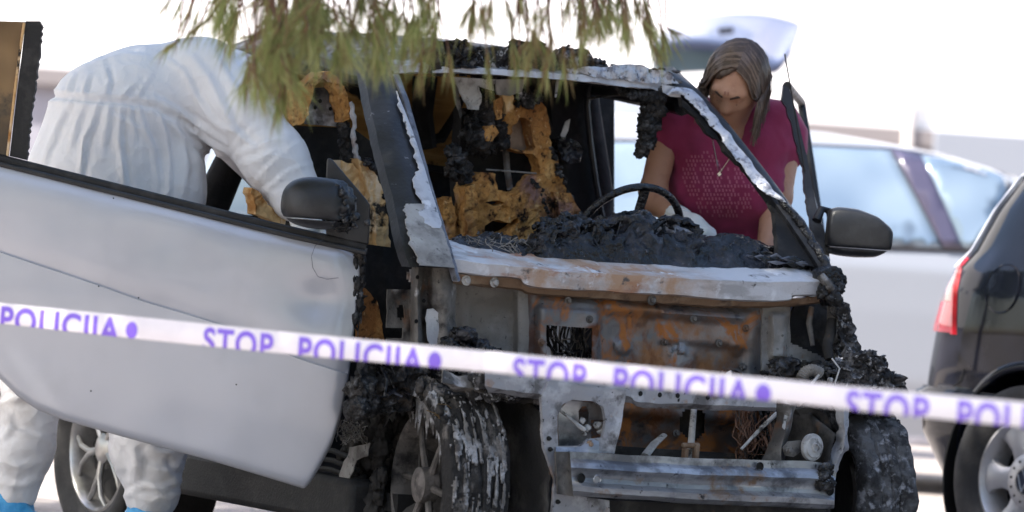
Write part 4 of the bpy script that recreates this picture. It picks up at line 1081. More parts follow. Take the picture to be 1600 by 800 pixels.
# ------------------------------------------------------------------ wheels
def tyre_mesh(C, A, Rr, wd, rim_r, n=120, groove=.006, lug=36, amp=0.0, sc=10, skip=None, seed=0, slick_side=True):
    """ring of rubber with cut grooves; C centre, A outward axle direction"""
    A = Vector(A).normalized(); U = Vector((0, 0, 1)) - A * A.z; U.normalize(); V = A.cross(U)
    prof = [(rim_r, .74), (rim_r + .012, .86), (rim_r + .035, 1.0), (Rr - .045, 1.06), (Rr - .022, 1.02), (Rr - .009, .95)]
    tr = [(Rr - .004 * abs(t) ** 4, t * .9) for t in np.linspace(1, -1, 25)]
    prof = prof + tr + [(r, -l) for r, l in reversed(prof)]
    vs = []
    for i in range(n):
        an = 2 * math.pi * i / n
        for k, (r, l) in enumerate(prof):
            rr = r
            if 6 <= k < 31 and groove:
                t = l / .9
                if min(abs(t - .45), abs(t + .45), abs(t)) < .045: rr -= groove
                elif abs(t) > .2 and (an / (2 * math.pi) * lug + abs(t) * .6) % 1 < .16: rr -= groove * .8
            p = C + A * (l * wd / 2) + (U * math.cos(an) + V * math.sin(an)) * rr
            if amp:
                p = p + (U * math.cos(an) + V * math.sin(an)) * amp * fbm(p, sc, 4, seed) + A * amp * .6 * fbm(p, sc, 3, seed + 5)
            vs.append(p)
    m = len(prof)
    fs = []
    for i in range(n):
        for k in range(m - 1):
            if skip and skip(vs[i * m + k], prof[k][0], k): continue
            fs.append((i * m + k, ((i + 1) % n) * m + k, ((i + 1) % n) * m + k + 1, i * m + k + 1))
    return vs, fs

def wheel_frame(C, A):
    A = Vector(A).normalized(); U = (Vector((0, 0, 1)) - A * A.z).normalized(); V = A.cross(U)
    return lambda r, an, l: C + A * l + (U * math.cos(an) + V * math.sin(an)) * r

def rim_parts(C, A, rim_r, wd, m, parent, style, n=5, ph=0.0, hub_r=.05):
    A = Vector(A).normalized(); f = wheel_frame(C, A)
    b = MB(); h = wd / 2
    b.lathe([(rim_r + .006, h * .80), (rim_r - .004, h * .84), (rim_r - .012, h * .74), (rim_r - .022, h * .35), (rim_r - .03, -h * .8), (rim_r - .02, -h * .85)], C, A, 48)
    b.f = [q for q in b.f if len(q) == 4]
    b.build('rim_ring', M[m], parent)
    for i in range(n):
        a0 = ph + 2 * math.pi * i / n
        s = MB()
        def bar(path, w0, w1):
            pts, rs = [], []
            for k, (r, an, l) in enumerate(path): pts.append(f(r, an, l))
            s.tube(pts, [lerp(w0, w1, k / (len(path) - 1)) for k in range(len(path))], 8)
        if style == 'v':
            for sg in (-1, 1):
                bar([(hub_r * .6, a0, h * .55), (rim_r * .45, a0 + sg * .05, h * .62), (rim_r * .75, a0 + sg * .2, h * .62), (rim_r - .008, a0 + sg * .36, h * .55)], .011, .007)
        elif style == 'thin':
            bar([(hub_r * .6, a0, h * .45), (rim_r * .6, a0 + .05, h * .5), (rim_r - .01, a0 + .1, h * .4)], .012, .007)
        elif style == 'wide':
            P = []
            for k in range(9):
                t = k / 8
                r = lerp(hub_r * .9, rim_r - .004, t)
                hw = pl([(0, .060), (.35, .040), (.7, .052), (1, .085)], t) / r
                row = []
                for q in range(7):
                    e = q / 6 * 2 - 1
                    row.append(f(r, a0 + e * hw * .82, h * (.62 + .10 * math.sin(t * 2.6)) - .012 * abs(e) ** 3))
                P.append(row)
            v, fc = solid_grid(P, -A * .022)
            s.add(v, fc)
        o = s.build('spoke', M[m], parent)
        fix_normals(o)

# --- right front wheel (image left): burnt, turned towards the camera
STEER = R(8)
axR = Vector((-math.cos(STEER), math.sin(STEER), 0))
hubR = K(641, 757, x=-.70)
CR_ = hubR - axR * .085
w1 = empty('front_wheel', (0, 0, 0), 0, WR); w1['label'] = 'burnt front wheel with ash covered tyre beside the open door'
def skip1(p, r, k): return k < 5 and (r < .235 + .02 * fbm(p, 14, 3)) 
v, f = tyre_mesh(CR_, axR, .287, .175, .196, 150, .008, 40, .010, 9, skip1)
fix_normals(obj('tyre', v, f, M['tyre_burnt'], w1, sharp=50))
rim_parts(CR_, axR, .192, .15, 'alloy_burnt', w1, 'thin', 6, .35, .05)
MB().lathe([(.05, -.02), (.048, .022), (.03, .03), (0, .03)], CR_ + axR * .04, axR, 24).build('hub', M['alloy_burnt'], w1)
MB().lathe([(.13, -.05), (.13, -.035), (0, -.035)], CR_, axR, 30).build('brake_disc', M['cavity'], w1)
fr = wheel_frame(CR_, axR)
def crust_shell(name, a0, a1, l0, l1, thr, m, seed, r0=.288, na=90, nl=40, sc=16, st=(1, 1), parent=w1, fr=fr):
    """ragged sheet of ash clinging to the tread"""
    P, msk = [], {}
    for i in range(na):
        row = []
        for j in range(nl):
            an, l = lerp(a0, a1, i / (na - 1)), lerp(l0, l1, j / (nl - 1))
            k = fbm((an * .29 * sc * st[0], l * sc * st[1], seed), 1.0, 4)
            msk[(i, j)] = k - .25 * (abs(2 * i / na - 1) ** 3) - .2 * (abs(2 * j / nl - 1) ** 3)
            edge = r0 - .030 * max(0, abs(l) - .078) / .02
            row.append(fr(edge + .001 + .005 * fbm((an * 20, l * 60, seed + 3), 1.0, 3), an, l))
        P.append(row)
    v, f = solid_grid(P, lambda i, j: (fr(.27, lerp(a0, a1, i / (na - 1)), lerp(l0, l1, j / (nl - 1))) - P[i][j]) * .4, lambda i, j: msk[(i, j)] < thr)
    o = fix_normals(obj(name, v, f, M[m], parent)); o['kind'] = 'stuff'; return o
crust_shell('ash_crust', -2.1, -.45, -.07, .085, .07, 'tyre_crust', 2.0, st=(.33, 3.4), sc=24)
crust_shell('ash_crust', -2.2, -.8, -.08, -.015, .12, 'tyre_crust', 7.0, st=(.3, 3.0), sc=24)
crust_shell('ash_crust', -.75, .5, -.07, .095, -.12, 'tyre_burnt', 4.0, st=(1, 1))
b = MB()
for i in range(90):
    an = random.uniform(-.9, .75); rr = random.uniform(.006, .015)
    b.blob(fr(.268 + random.uniform(-.02, .012), an, random.uniform(.055, .098)), rr, .8, 2.4, 2, i * .7, (1, 1, 1.5))
b.build('charred_crust', M['tyre_burnt'], w1)
b = MB()
for i in range(26):
    an = random.uniform(-.9, .3); p = fr(.235, an, .075)
    b.tube([p, p + Vector((0, 0, -.03)), p + Vector((random.uniform(-.006, .006), 0, -random.uniform(.04, .10)))], [.006, .005, .0015], 6)
b.build('melted_drips', M['tyre_crust'], w1)
b = MB()
for i in range(9):
    p = K(random.uniform(655, 735), random.uniform(640, 660), y=-.18)
    q = p + Vector((random.uniform(-.06, .06), random.uniform(-.02, .02), random.uniform(-.03, .04)))
    b.tube([p, lerp(p, q, .5) + Vector((0, -.005, .006)), q], .0012, 5)
b.build('fallen_needles', M['needle_dry'], w1)

# --- left front wheel (image right)
CL_ = K(1318, 778, y=0.0)
axL = -axR
w2 = empty('front_wheel', (0, 0, 0), 0, WR); w2['label'] = 'burnt front wheel with crusty tread behind the steel beam end'
v, f = tyre_mesh(CL_, axL, .287, .175, .196, 150, .008, 36, .016, 11, None, 4)
fix_normals(obj('tyre', v, f, M['tyre_ash'], w2, sharp=50))
rim_parts(CL_, axL, .192, .15, 'alloy_burnt', w2, 'thin', 6, .2, .05)
MB().lathe([(.194, -.03), (.194, -.01), (0, -.01)], CL_, axL, 36).build('brake_backplate', M['cavity'], w2)
MB().lathe([(.05, -.02), (.048, .022), (.03, .03), (0, .03)], CL_ + axL * .04, axL, 24).build('hub', M['alloy_burnt'], w2)

# --- rear wheels
for sx in (-1, 1):
    w3 = empty('rear_wheel', (0, 0, 0), 0, WR)
    w3['label'] = 'unburnt rear wheel with silver forked spokes' if sx < 0 else 'rear wheel on the far side'
    Cw = Vector((sx * .66, 1.867, .287))
    if sx < 0: Cw = K(146, 700, x=-.735) + Vector((.08, 0, 0))
    v, f = tyre_mesh(Cw, (sx, 0, 0), .288, .17, .198, 100, .006, 40)
    fix_normals(obj('tyre', v, f, M['tyre'], w3, sharp=50))
    rim_parts(Cw, (sx, 0, 0), .196, .16, 'alloy', w3, 'v', 5, R(180) - .1, .05)
    MB().lathe([(.05, -.02), (.048, .03), (.03, .04), (0, .04)], Cw + Vector((sx * .02, 0, 0)), (sx, 0, 0), 24).build('hub', M['alloy'], w3)
    MB().lathe([(.17, -.02), (.17, -.01), (0, -.01)], Cw, (sx, 0, 0), 30).build('brake_drum', M['black'], w3)
    # dark wheel housing
    MB().lathe([(.33, -.20), (.33, .03), (.325, .03), (.325, -.20), (0, -.20)], Cw, (sx, 0, 0), 40).build('wheel_housing', M['black'], w3)

# --- debris heaped over the left front suspension
b = MB()
for (x, y, r, sq) in ((1345, 578, .052, (1, 1, 1)), (1376, 606, .050, (1, 1, .9)), (1318, 590, .045, (1.2, 1, .8)), (1350, 620, .06, (1, 1, .8)), (1385, 628, .035, (1, 1, 1)), (1300, 612, .05, (1, 1, .8)), (1365, 575, .03, (1, 1, 1.2))):
    b.blob(K(x, y, y=-.10), r, 1.0, 2.2, 4, x * .1, sq)
hp_ = [(1285, 578), (1310, 566), (1340, 548), (1362, 546), (1378, 572), (1400, 592), (1406, 625), (1390, 645), (1330, 645), (1290, 630)]
crinkle('burnt_debris_sheet', hp_, -.14, 'char_ash', WR, .05, 15, 4, .012, seed=3)
crinkle('burnt_debris_sheet', [(1310, 570), (1345, 550), (1366, 560), (1360, 600), (1330, 620), (1306, 606)], -.17, 'char_ash', WR, .03, 22, 4, .010, seed=7)
for i in range(60):
    x = random.uniform(1285, 1402); top = pl([(1285, 578), (1310, 566), (1340, 548), (1362, 546), (1378, 572), (1400, 592), (1406, 625)], x)
    b.blob(K(x, top + abs(random.gauss(0, 26)) + 6, y=random.uniform(-.2, -.02)), random.uniform(.008, .022), .9, 2.4, 2, i * .31)
heap = b.build('burnt_debris_heap', M['char_ash'], WR)
b = MB()
crinkle('burnt_debris_sheet', [(1188, 582), (1215, 566), (1240, 558), (1264, 572), (1312, 570), (1312, 606), (1190, 606)], -.12, 'char', WR, .035, 18, 4, .012, seed=11)
for i in range(40):
    x = random.uniform(1190, 1310); top = pl([(1190, 578), (1215, 566), (1240, 560), (1262, 572), (1310, 572)], x)
    b.blob(K(x, top + abs(random.gauss(0, 14)), y=random.uniform(-.14, .03)), random.uniform(.008, .024), .9, 2.4, 2, i * .41, (1.3, 1, .7))
b.build('burnt_debris_heap', M['char'], WR)
b = MB()
hose = curve([(1252, 592), (1258, 582), (1270, 578), (1282, 584)], 26)
b.tube([K(p.x, p.y, y=-.19) for p in hose], [.014 if i % 2 else .0175 for i in range(26)], 10)
b.build('ribbed_hose', M['grey_panel'], WR)
b = MB(); b.tube([K(1268, 600, y=-.22), K(1280, 586, y=-.22)], .004, 6); b.tube([K(1300, 560, y=-.2), K(1312, 576, y=-.22), K(1304, 600, y=-.22)], .0025, 6)
b.build('white_wire', M['white_part'], WR)
MB().box(K(1297, 594, y=-.21), (.014, .01, .014)).build('plug_fragment', M['white_part'], WR, bevel=.002)

# --- lower side: sill cladding, broken flake, arch rags near the right front wheel
pplate('torn_flake', [(532, 758), (530, 742), (546, 700), (560, 696), (578, 692), (574, 712), (556, 720), (548, 744), (540, 770)], None, M['grey_panel'], (.003, 0, 0), plane=(Vector((-.73, 0, 0)), Vector((1, 0, 0))), jag=1.5)
b = MB()
for i in range(60): b.blob(K(random.uniform(545, 600), random.uniform(640, 800), x=-.66 + random.uniform(-.03, .03)), random.uniform(.012, .03), .8, 2.4, 2, i * .6, (1, 1, 1.5))
b.build('charred_crust', M['cavity'], WR)
b = MB()
for i in range(7):
    y0 = 680 + i * 15
    b.tube([K(470, y0 + 18, x=-.70), K(520, y0 + 24, x=-.72), K(560, y0 + 40, x=-.70)], .008, 6)
b.build('ribbed_sill_cladding', M['rubber'], WR)
wires('dry_straw', ((525, 662), (575, 690)), .15, .35, 40, 'wire', .0012, sag=.0, jit=.01)

# ------------------------------------------------------------------ doors
XH = W(560, 480, 10.70).x
def DP(px, py, off=0.0):
    """point on the open right door's plane; off = towards the camera"""
    r = ray(px, py); k = .10
    Y = (10.70 - k * XH) / (1 - k * r.x)
    return to_car(Vector((r.x * Y, Y - off, CAM_H + r.z * Y)))
door = empty('open_door', (0, 0, 0), 0, WR)
door['label'] = 'open silver passenger door with black mirror, front edge burnt'
dtop = [(-95, 222), (0, 247), (225, 303), (440, 356), (520, 374), (572, 386)]
dbot = [(-95, 470), (-70, 520), (-40, 556), (0, 590), (30, 620), (60, 640), (100, 656), (200, 684), (330, 719), (440, 752), (476, 763), (484, 756), (500, 730), (520, 692), (534, 648), (545, 594), (553, 520), (561, 452), (568, 410), (572, 392)]
crs = [(-95, 360), (0, 393), (160, 447), (225, 470), (350, 509), (450, 553), (550, 586)]
def smooth_pl(P_):
    c = curve(P_, 160); return [(p.x, p.y) for p in c]
crs = smooth_pl(crs); dtop = smooth_pl(dtop)
NX, NY = 190, 90
xs = [lerp(-95, 572, i / (NX - 1)) for i in range(NX)]
Pd = []
for x in xs:
    t_, b_ = pl(dtop, x) + 6, pl(dbot, x)
    row = []
    cz = min(pl(crs, x), b_ - .5)
    for j in range(NY):
        h_ = NY // 2
        y = lerp(t_, cz - .4, (j / (h_ - 1))) if j < h_ else lerp(cz + .4, b_, (j - h_) / (NY - h_ - 1))
        vv = y - pl(crs, x) if j < NY // 2 else max(.01, y - pl(crs, x))
        off = .040 - .00000016 * (y - pl(crs, x) + 10) ** 2
        if vv < 0: off -= .009 * math.exp(vv / 22.0)
        else: off += .003 - .004 * sst(0, 260, vv)
        dT = y - t_; off -= .020 * math.exp(-dT / 10)
        dB = max(0.0, b_ - y); off -= .012 * math.exp(-dB / 5)
        off += .012 * math.exp(-((x - 500) / 40) ** 2 - ((y - 470) / 30) ** 2) * -1 + .002 * nz((x * .012, y * .012, 0))
        off -= .03 * sst(500, 575, x) ** 2
        row.append(DP(x, y, off))
    Pd.append(row)
M['door'] = MAT('silver_door_paint', (.47, .48, .525), [((.43, .44, .485), n_(3, .45, .65, detail=3)), ((.31, .30, .315), n_(4, .56, .8, seed=4, amt=.25)), ((.16, .15, .14), n_(120, .77, .80, seed=9)),
    ((.27, .26, .265), dict(kind='grad', axis=0, lo=-1.02, hi=-.74, wob=.22, scale=7, seed=5, amt=.35)),
    ((.38, .385, .42), dict(kind='grad', axis=0, lo=-.86, hi=-.82, wob=.10, scale=10, seed=3, also=n_(14, .5, .6))),
    (SOOT, dict(kind='grad', axis=0, lo=-.742, hi=-.736, wob=.085, scale=26, seed=2, rgh=.9, metal=0.0))], rough=.30, metal=.35, coat=.4)
nrmD = (DP(300, 500, -.02) - DP(300, 500, 0))
v, f = solid_grid(Pd, nrmD * .3)
fix_normals(obj('door_skin', v, f, M['door'], door, sharp=60))
v, f = plate([DP(x, pl(dtop, x) + 10, -.03) for x in xs[2:-8:6]] + [DP(x, pl(dbot, x) - 8, -.03) for x in reversed(xs[2:-8:4])], nrmD * 3.0)
fix_normals(obj('inner_panel', v, f, M['rubber'], door, False))
for (nm, oy, r, mm) in (('belt_seal', 2, .010, 'rubber'), ('belt_trim', 9, .005, 'plastic')):
    MB().tube([DP(x, pl(dtop, x) + oy, .030 if nm == 'belt_trim' else .01) for x in np.linspace(-95, 572, 40)], r, 8, flat=1.4).build(nm, M[mm], door)
# window post and sooty glass at the rear of the door
pst = [(40, 33), (63, 33), (66, 42), (62, 80), (57, 120), (51, 165), (46, 205), (41, 250), (15, 244), (20, 200), (27, 140), (34, 85)]
def jag_loop(L, a, lo, hi):
    out = []
    for i in range(len(L)):
        p, q = Vector(L[i]), Vector(L[(i + 1) % len(L)]); k = max(1, int((q - p).length / 5))
        for s_ in range(k):
            w_ = p.lerp(q, s_ / k); z = a if lo <= i < hi else 0
            out.append((w_.x + random.uniform(-z, z), w_.y))
    return out
v, f = plate([DP(x, y, .0) for x, y in jag_loop(pst, 1.6, 1, 7)], nrmD * 1.6)
post = fix_normals(obj('window_post', v, f, M['rubber'], door, False))
MB().tube([DP(38, 36, .004), DP(31, 85, .004), DP(24, 140, .004), DP(17, 200, .004), DP(12, 244, .004)], .004, 6).build('glass_channel', M['foam_pale'], door)
v, f = plate([DP(x, y, -.006) for x, y in ((-90, 30), (39, 34), (32, 85), (25, 140), (18, 200), (13, 247), (-90, 222))], nrmD * .25)
fix_normals(obj('sooty_glass', v, f, M['soot_glass'], door, False))
# burnt rag along the door's front edge
b = MB()
for k in range(3): 
    crn = [(548 + 4 * k, 392 + 36 * k), (570, 388 + 36 * k), (566, 420 + 36 * k), (560, 446 + 36 * k), (545, 452 + 30 * k), (552, 420 + 36 * k)]
    def dpk(p): return Vector((fbm(p, 40, 3) * .012, fbm(p, 40, 3, 3) * .02, fbm(p, 40, 3, 7) * .01))
    v, f = plate([DP(x, y, .004) for x, y in jag_loop(crn, 2.5, 0, 6)], nrmD * .2, (), dpk, .009)
    fix_normals(obj('charred_crust_sheet', v, f, M['char'], door))
for i in range(70):
    y = random.uniform(388, 505); x = pl([(388, 562), (420, 558), (460, 553), (505, 551)], y) + random.gauss(0, 6)
    b.blob(DP(x, y, random.uniform(-.02, .02)), random.uniform(.004, .012), .9, 2.6, 1, i * .53, (1, 1, 2.0))
b.build('charred_crust', M['char'], door)
b = MB()
for i in range(30):
    x = random.uniform(545, 566); y = random.uniform(430, 480)
    b.tube([DP(x, y, .004), DP(x - 1, y + 20, .006), DP(x - random.uniform(0, 3), y + random.uniform(30, 60), .004)], [.003, .004, .001], 5)
b.build('melted_drips', M['char'], door)
MB().tube([DP(509, 371, .040), DP(494, 384, .046), DP(488, 400, .046), DP(490, 418, .045), DP(498, 432, .045), DP(512, 436, .045), DP(530, 434, .04)], .0006, 5).build('panel_hairline', M['trim'], door)
for (x, y) in ((157, 447), (219, 465), (371, 600), (145, 610), (180, 250 + 60)):
    MB().lathe([(0, .001), (.0022, .001), (.002, 0)], DP(x, y, .045), -nrmD, 8).build('paint_chip', M['seam'], door)
# mirror on the right door
mir = door
def mirror_sdf(c, ex, ez, ey, ax, az, ay):
    c = np.array(c); Rm = np.array([list(ax), list(ay), list(az)]).T.astype(np.float32)
    def fn(Pn):
        q = (Pn - c) @ Rm
        a = (np.abs(q[..., 0]) / ex) ** 2.6 + (np.abs(q[..., 2] + .0) / np.where(q[..., 2] < 0, ez * .85, ez)) ** 2.6 + (np.abs(q[..., 1]) / ey) ** 2.4
        return (a ** (1 / 2.5) - 1) * min(ex, ez, ey)
    return fn
cm_ = DP(502, 322, .085); azm = Vector((.03, 0, 1)).normalized(); axm = (DP(560, 330) - DP(440, 301)); axm = (axm - azm * axm.dot(azm)).normalized(); aym = azm.cross(axm)
fn = mirror_sdf(cm_, .105, .076, .065, axm, azm, aym)
lo = [cm_[i] - .16 for i in range(3)]; hi = [cm_[i] + .16 for i in range(3)]
zc = cm_.z - .038
def up_(Pn): return np.maximum(fn(Pn), (zc + .0015) - (Pn[..., 2] - .0) - 0 * Pn[..., 0])
def dn_(Pn): return np.maximum(fn(Pn) + .0015, Pn[..., 2] - (zc - .0015))
def melt_disp(p, n):
    t = sst(.02, .07, (p - cm_).dot(axm))
    return t * (fbm(p, 30, 3) * .014 - .01 * t)
sdf_obj('mirror_shell', up_, lo, hi, .006, M['plastic'], mir, melt_disp)
sdf_obj('mirror_base', dn_, lo, hi, .006, M['plastic'], mir, melt_disp)
v, f = plate([DP(x, y, .02) for x, y in ((511, 250), (514, 247), (519, 249), (573, 312), (578, 320), (578, 345), (576, 382), (545, 376), (510, 366), (508, 330))], nrmD * 1.5)
fix_normals(obj('mirror_sail', v, f, M['plastic'], mir, False, bevel=.004))
b = MB()
for i in range(140):
    y = random.uniform(290, 358); x = pl([(278, 520), (300, 530), (325, 545), (345, 552), (358, 548)], y) + random.gauss(-8, 9)
    b.blob(DP(x, y, random.uniform(.05, .135)), random.uniform(.004, .011), .9, 2.6, 1, i * .37)
b.build('melted_crust', M['plastic_melt'], mir)

# left door, swung open, seen almost edge-on
def to_loc(p): return to_car(Vector(p))
ld = empty('open_door', (0, 0, 0), 0, WR); ld['label'] = 'open driver door seen edge-on with black mirror'
F0 = W(1292, 372, 11.60); F1 = W(1229, 134, 11.95)
post2 = [(1224, 132), (1233, 138), (1240, 158), (1250, 200), (1262, 250), (1270, 296), (1280, 340), (1296, 380), (1296, 420), (1270, 410), (1268, 360), (1262, 330), (1258, 300), (1254, 262), (1246, 236), (1238, 200), (1228, 168), (1221, 156)]
def ldp(x, y): 
    t = (y - 132) / 280
    return to_loc(W(x, y, lerp(11.95, 11.60, t)))
v, f = plate([ldp(x, y) for x, y in jag_loop(post2, 1.2, 9, 17)], to_loc((0, 0.05, 0)) - to_loc((0, 0, 0)))
fix_normals(obj('window_frame', v, f, M['pillar'], ld, False))
b = MB(); b.tube([to_loc(W(1230, 134, 11.95)), to_loc(W(1252, 160, 12.9)), to_loc(W(1285, 380, 12.8))], .014, 8); b.build('window_frame_rear', M['pillar'], ld)
q = [W(1298, 400, 11.58), W(1298, 400, 11.58) + Vector((.03, 1.0, .08)), W(1298, 400, 11.58) + Vector((.03, 1.0, -.35)), W(1298, 400, 11.58) + Vector((.02, .75, -.62)), W(1298, 400, 11.58) + Vector((0, 0, -.62))]
v, f = plate([to_loc(p) for p in q], to_loc((-.06, 0, 0)) - to_loc((0, 0, 0)))
fix_normals(obj('door_skin', v, f, M['silver'], ld, False, bevel=.012))
pplate('silver_edge', [(1264, 300), (1270, 296), (1282, 340), (1290, 372), (1280, 372), (1270, 350)], .58, M['flake'], (0, .003, 0), parent=ld)
MB().tube([to_loc(W(1226, 84, 11.9)), to_loc(W(1236, 140, 11.86)), to_loc(W(1246, 200, 11.82)), to_loc(W(1266, 318, 11.75))], .0022, 6).build('thin_wire', M['black'], ld)
mir2 = ld
cm2 = to_loc(W(1337, 366, 11.62)); az2 = Vector((0, 0, 1)); ax2 = (to_loc(W(1400, 374, 11.62)) - to_loc(W(1290, 366, 11.62))); ax2 = (ax2 - az2 * ax2.dot(az2)).normalized(); ay2 = az2.cross(ax2)
def fn2(Pn):
    q = (Pn - np.array(cm2)) @ np.array([list(ax2), list(ay2), list(az2)]).T.astype(np.float32)
    x = q[..., 0]
    top = np.interp(x, [-.10, -.06, .0, .06, .10, .12], [.068, .082, .076, .056, .028, .0])
    bot = np.interp(x, [-.10, .0, .06, .10, .12], [-.074, -.076, -.072, -.05, -.02])
    d = np.maximum(np.maximum(q[..., 2] - top, bot - q[..., 2]), np.maximum(np.abs(q[..., 1]) - .055, np.maximum(x - .112, -.088 - x)))
    e = mirror_sdf(cm2, .125, .088, .06, ax2, az2, ay2)(Pn)
    return -smin(-d, -e, .02)
lo = [cm2[i] - .17 for i in range(3)]; hi = [cm2[i] + .17 for i in range(3)]
zc2 = cm2.z - .042
sdf_obj('mirror_shell', lambda Pn: np.maximum(fn2(Pn), zc2 + .0015 - Pn[..., 2]), lo, hi, .006, M['plastic'], mir2)
sdf_obj('mirror_base', lambda Pn: np.maximum(fn2(Pn) + .0015, Pn[..., 2] - zc2 + .0015), lo, hi, .006, M['plastic'], mir2)
MB().tube([to_loc(W(1276, 345, 11.62)), to_loc(W(1284, 326, 11.64)), to_loc(W(1296, 330, 11.64)), to_loc(W(1300, 350, 11.62))], [.014, .012, .012, .012], 10).build('mirror_arm', M['plastic'], mir2)
# ------------------------------------------------------------------ parked cars
class Body:
    """car body as stacked rounded plan outlines; s along the car, l across, z up"""
    def __init__(s, table, nexp=5.0):
        s.T, s.n = table, nexp     # (z, s_rear, s_front, half width)
    def at(s, z):
        T = s.T
        if z <= T[0][0]: return T[0][1:]
        for a, b in zip(T, T[1:]):
            if z <= b[0]:
                t = (z - a[0]) / (b[0] - a[0])
                return tuple(lerp(a[i], b[i], t) for i in (1, 2, 3))
        return T[-1][1:]
    def half(s, x, z):
        r, f, w = s.at(z); m, h = (r + f) / 2, (f - r) / 2
        q = min(1.0, abs((x - m) / h))
        return w * (1 - q ** s.n) ** (1 / s.n)
    def pt(s, an, z):
        r, f, w = s.at(z); m, h = (r + f) / 2, (f - r) / 2
        c, q = math.cos(an), math.sin(an)
        return Vector((m + h * math.copysign(abs(c) ** (2 / s.n), c), w * math.copysign(abs(q) ** (2 / s.n), q), z))
    def shell(s, na=180, nz_=64):
        zs = np.linspace(s.T[0][0], s.T[-1][0], nz_)
        def ang(i):      # denser at the corners
            a = 2 * math.pi * i / na
            return a
        P = [[s.pt(ang(i), z) for i in range(na)] for z in zs]
        v = [p for r in P for p in r]
        f = grid_faces(nz_, na, True)
        f.append(tuple(range(na))); f.append(tuple((nz_ - 1) * na + i for i in range(na))[::-1])
        return v, f
    def patch(s, poly, side, eps=.004, thick=.006, maxlen=.05):
        """poly of (s,z); projected on the side surface"""
        v, f = plate([Vector((x, 0, z)) for x, z in poly], (0, .001, 0), (), None, maxlen)
        n = len(v) // 2
        out = []
        for i, p in enumerate(v):
            e = eps if i < n else eps - thick
            out.append(Vector((p.x, side * (s.half(p.x, p.z) + e), p.z)))
        return out, f

def cut_arches(o, cyl):
    for (x, z, r, sd) in cyl:
        b = MB().lathe([(r, -.35), (r, .35)], (x, sd * .85, z), (0, 1, 0), 48)
        c = b.build('cutter', M['trim'], o.parent)
        fix_normals(c)
        md = o.modifiers.new('b', 'BOOLEAN'); md.object = c; md.operation = 'DIFFERENCE'; md.solver = 'EXACT'
        bpy.context.view_layer.update()
        dg = bpy.context.evaluated_depsgraph_get()
        me = bpy.data.meshes.new_from_object(o.evaluated_get(dg))
        o.modifiers.clear(); o.data = me
        bpy.data.objects.remove(c)
    o.data.set_sharp_from_angle(angle=R(40))

def simple_wheel(parent, C, A, Rr, wd, rim, style, n, m='alloy_matt', ph=.3, hub=.07):
    w = empty('wheel', (0, 0, 0), 0, parent)
    v, f = tyre_mesh(Vector(C), A, Rr, wd, rim, 90, .005, 40)
    fix_normals(obj('tyre', v, f, M['tyre'], w, sharp=50))
    rim_parts(Vector(C), A, rim, wd, m, w, style, n, ph, hub)
    A = Vector(A)
    MB().lathe([(rim * .92, -.03), (rim * .92, -.02), (0, -.02)], Vector(C), A, 30).build('brake_disc', M['seam'], w)
    return w

# ---- black hatchback, rear quarter at the right edge of the picture
GA = R(50)
GF = Vector((math.cos(GA), -math.sin(GA), 0)); GN = Vector((-math.sin(GA), -math.cos(GA), 0))
wc = W(1597, 749, 12.85)
GRZ = math.atan2(GF.y, GF.x)
# local: x forward, y left (car's left = away from camera), right side is -y
HWG = .862
go = wc - GN * HWG; go.z = 0
golf = empty('black_hatchback', go, GRZ); tag(golf, 'glossy black hatchback, rear quarter and wheel at the right edge', 'car')
gb = Body([(.20, -.50, 3.25, .80), (.30, -.64, 3.40, .835), (.44, -.735, 3.44, .858), (.575, -.76, 3.46, .864), (.585, -.73, 3.45, .858), (.66, -.715, 3.44, .866), (.80, -.69, 3.36, .868), (.92, -.655, 3.1, .860), (1.0, -.61, 2.6, .838), (1.06, -.555, 2.38, .808), (1.2, -.50, 2.05, .745), (1.32, -.42, 1.75, .69), (1.39, -.34, 1.5, .62), (1.43, -.16, 1.2, .48), (1.44, .2, .9, .3)], 6.0)
v, f = gb.shell(220, 80)
gbo = fix_normals(obj('body', v, f, M['black_paint'], golf, sharp=40))
cut_arches(gbo, [(0, .315, .365, -1), (0, .315, .365, 1), (2.51, .315, .365, -1), (2.51, .315, .365, 1)])
for sd in (-1, 1):
    for xx in (0, 2.51):
        MB().lathe([(.372, -.30), (.372, .0), (.366, .0), (.366, -.30), (0, -.30)], (xx, sd * .845, .315), (0, sd, 0), 48).build('wheel_housing', M['seam'], golf)
        w = simple_wheel(golf, (xx, sd * .765, .317), (0, sd, 0), .317, .195, .205, 'wide', 6, ph=.50, hub=.09)
        cc = Vector((xx, sd * (.765 + .062), .317)); A = Vector((0, sd, 0))
        MB().lathe([(.093, -.02), (.092, .004), (.088, .008), (.052, .012), (.046, .012)], cc, A, 40).build('hub_cover', M['alloy_matt'], w)
        bd = MB(); bd.lathe([(.045, .008), (.045, .013), (0, .013)], cc, A, 36); bd.build('badge_field', M['badge_blue'], w)
        bg_ = MB(); bg_.lathe([(.046, .010), (.046, .018), (.041, .018), (.041, .010)], cc, A, 40)
        fw_ = wheel_frame(cc, A)
        def seg(x0, z0, x1, z1):
            p = cc + A * .016 + Vector((x0 * sd * -1, 0, z0)); q = cc + A * .016 + Vector((x1 * sd * -1, 0, z1)); bg_.tube([p, q], .0032, 6)
        for m_ in (-1, 1):
            seg(m_ * .017, .037, 0, .004); seg(m_ * .036, .019, m_ * .017, -.036); seg(m_ * .017, -.036, 0, -.004)
        fix_normals(bg_.build('badge', M['badge'], w))
        hb = MB()
        for k in range(14):
            hb.lathe([(.0045, .0105), (.0045, .0115), (0, .0115)], fw_(.072, k / 14 * 6.283 + .1, .0), A, 8)
        hb.build('hub_cover_holes', M['seam'], w)
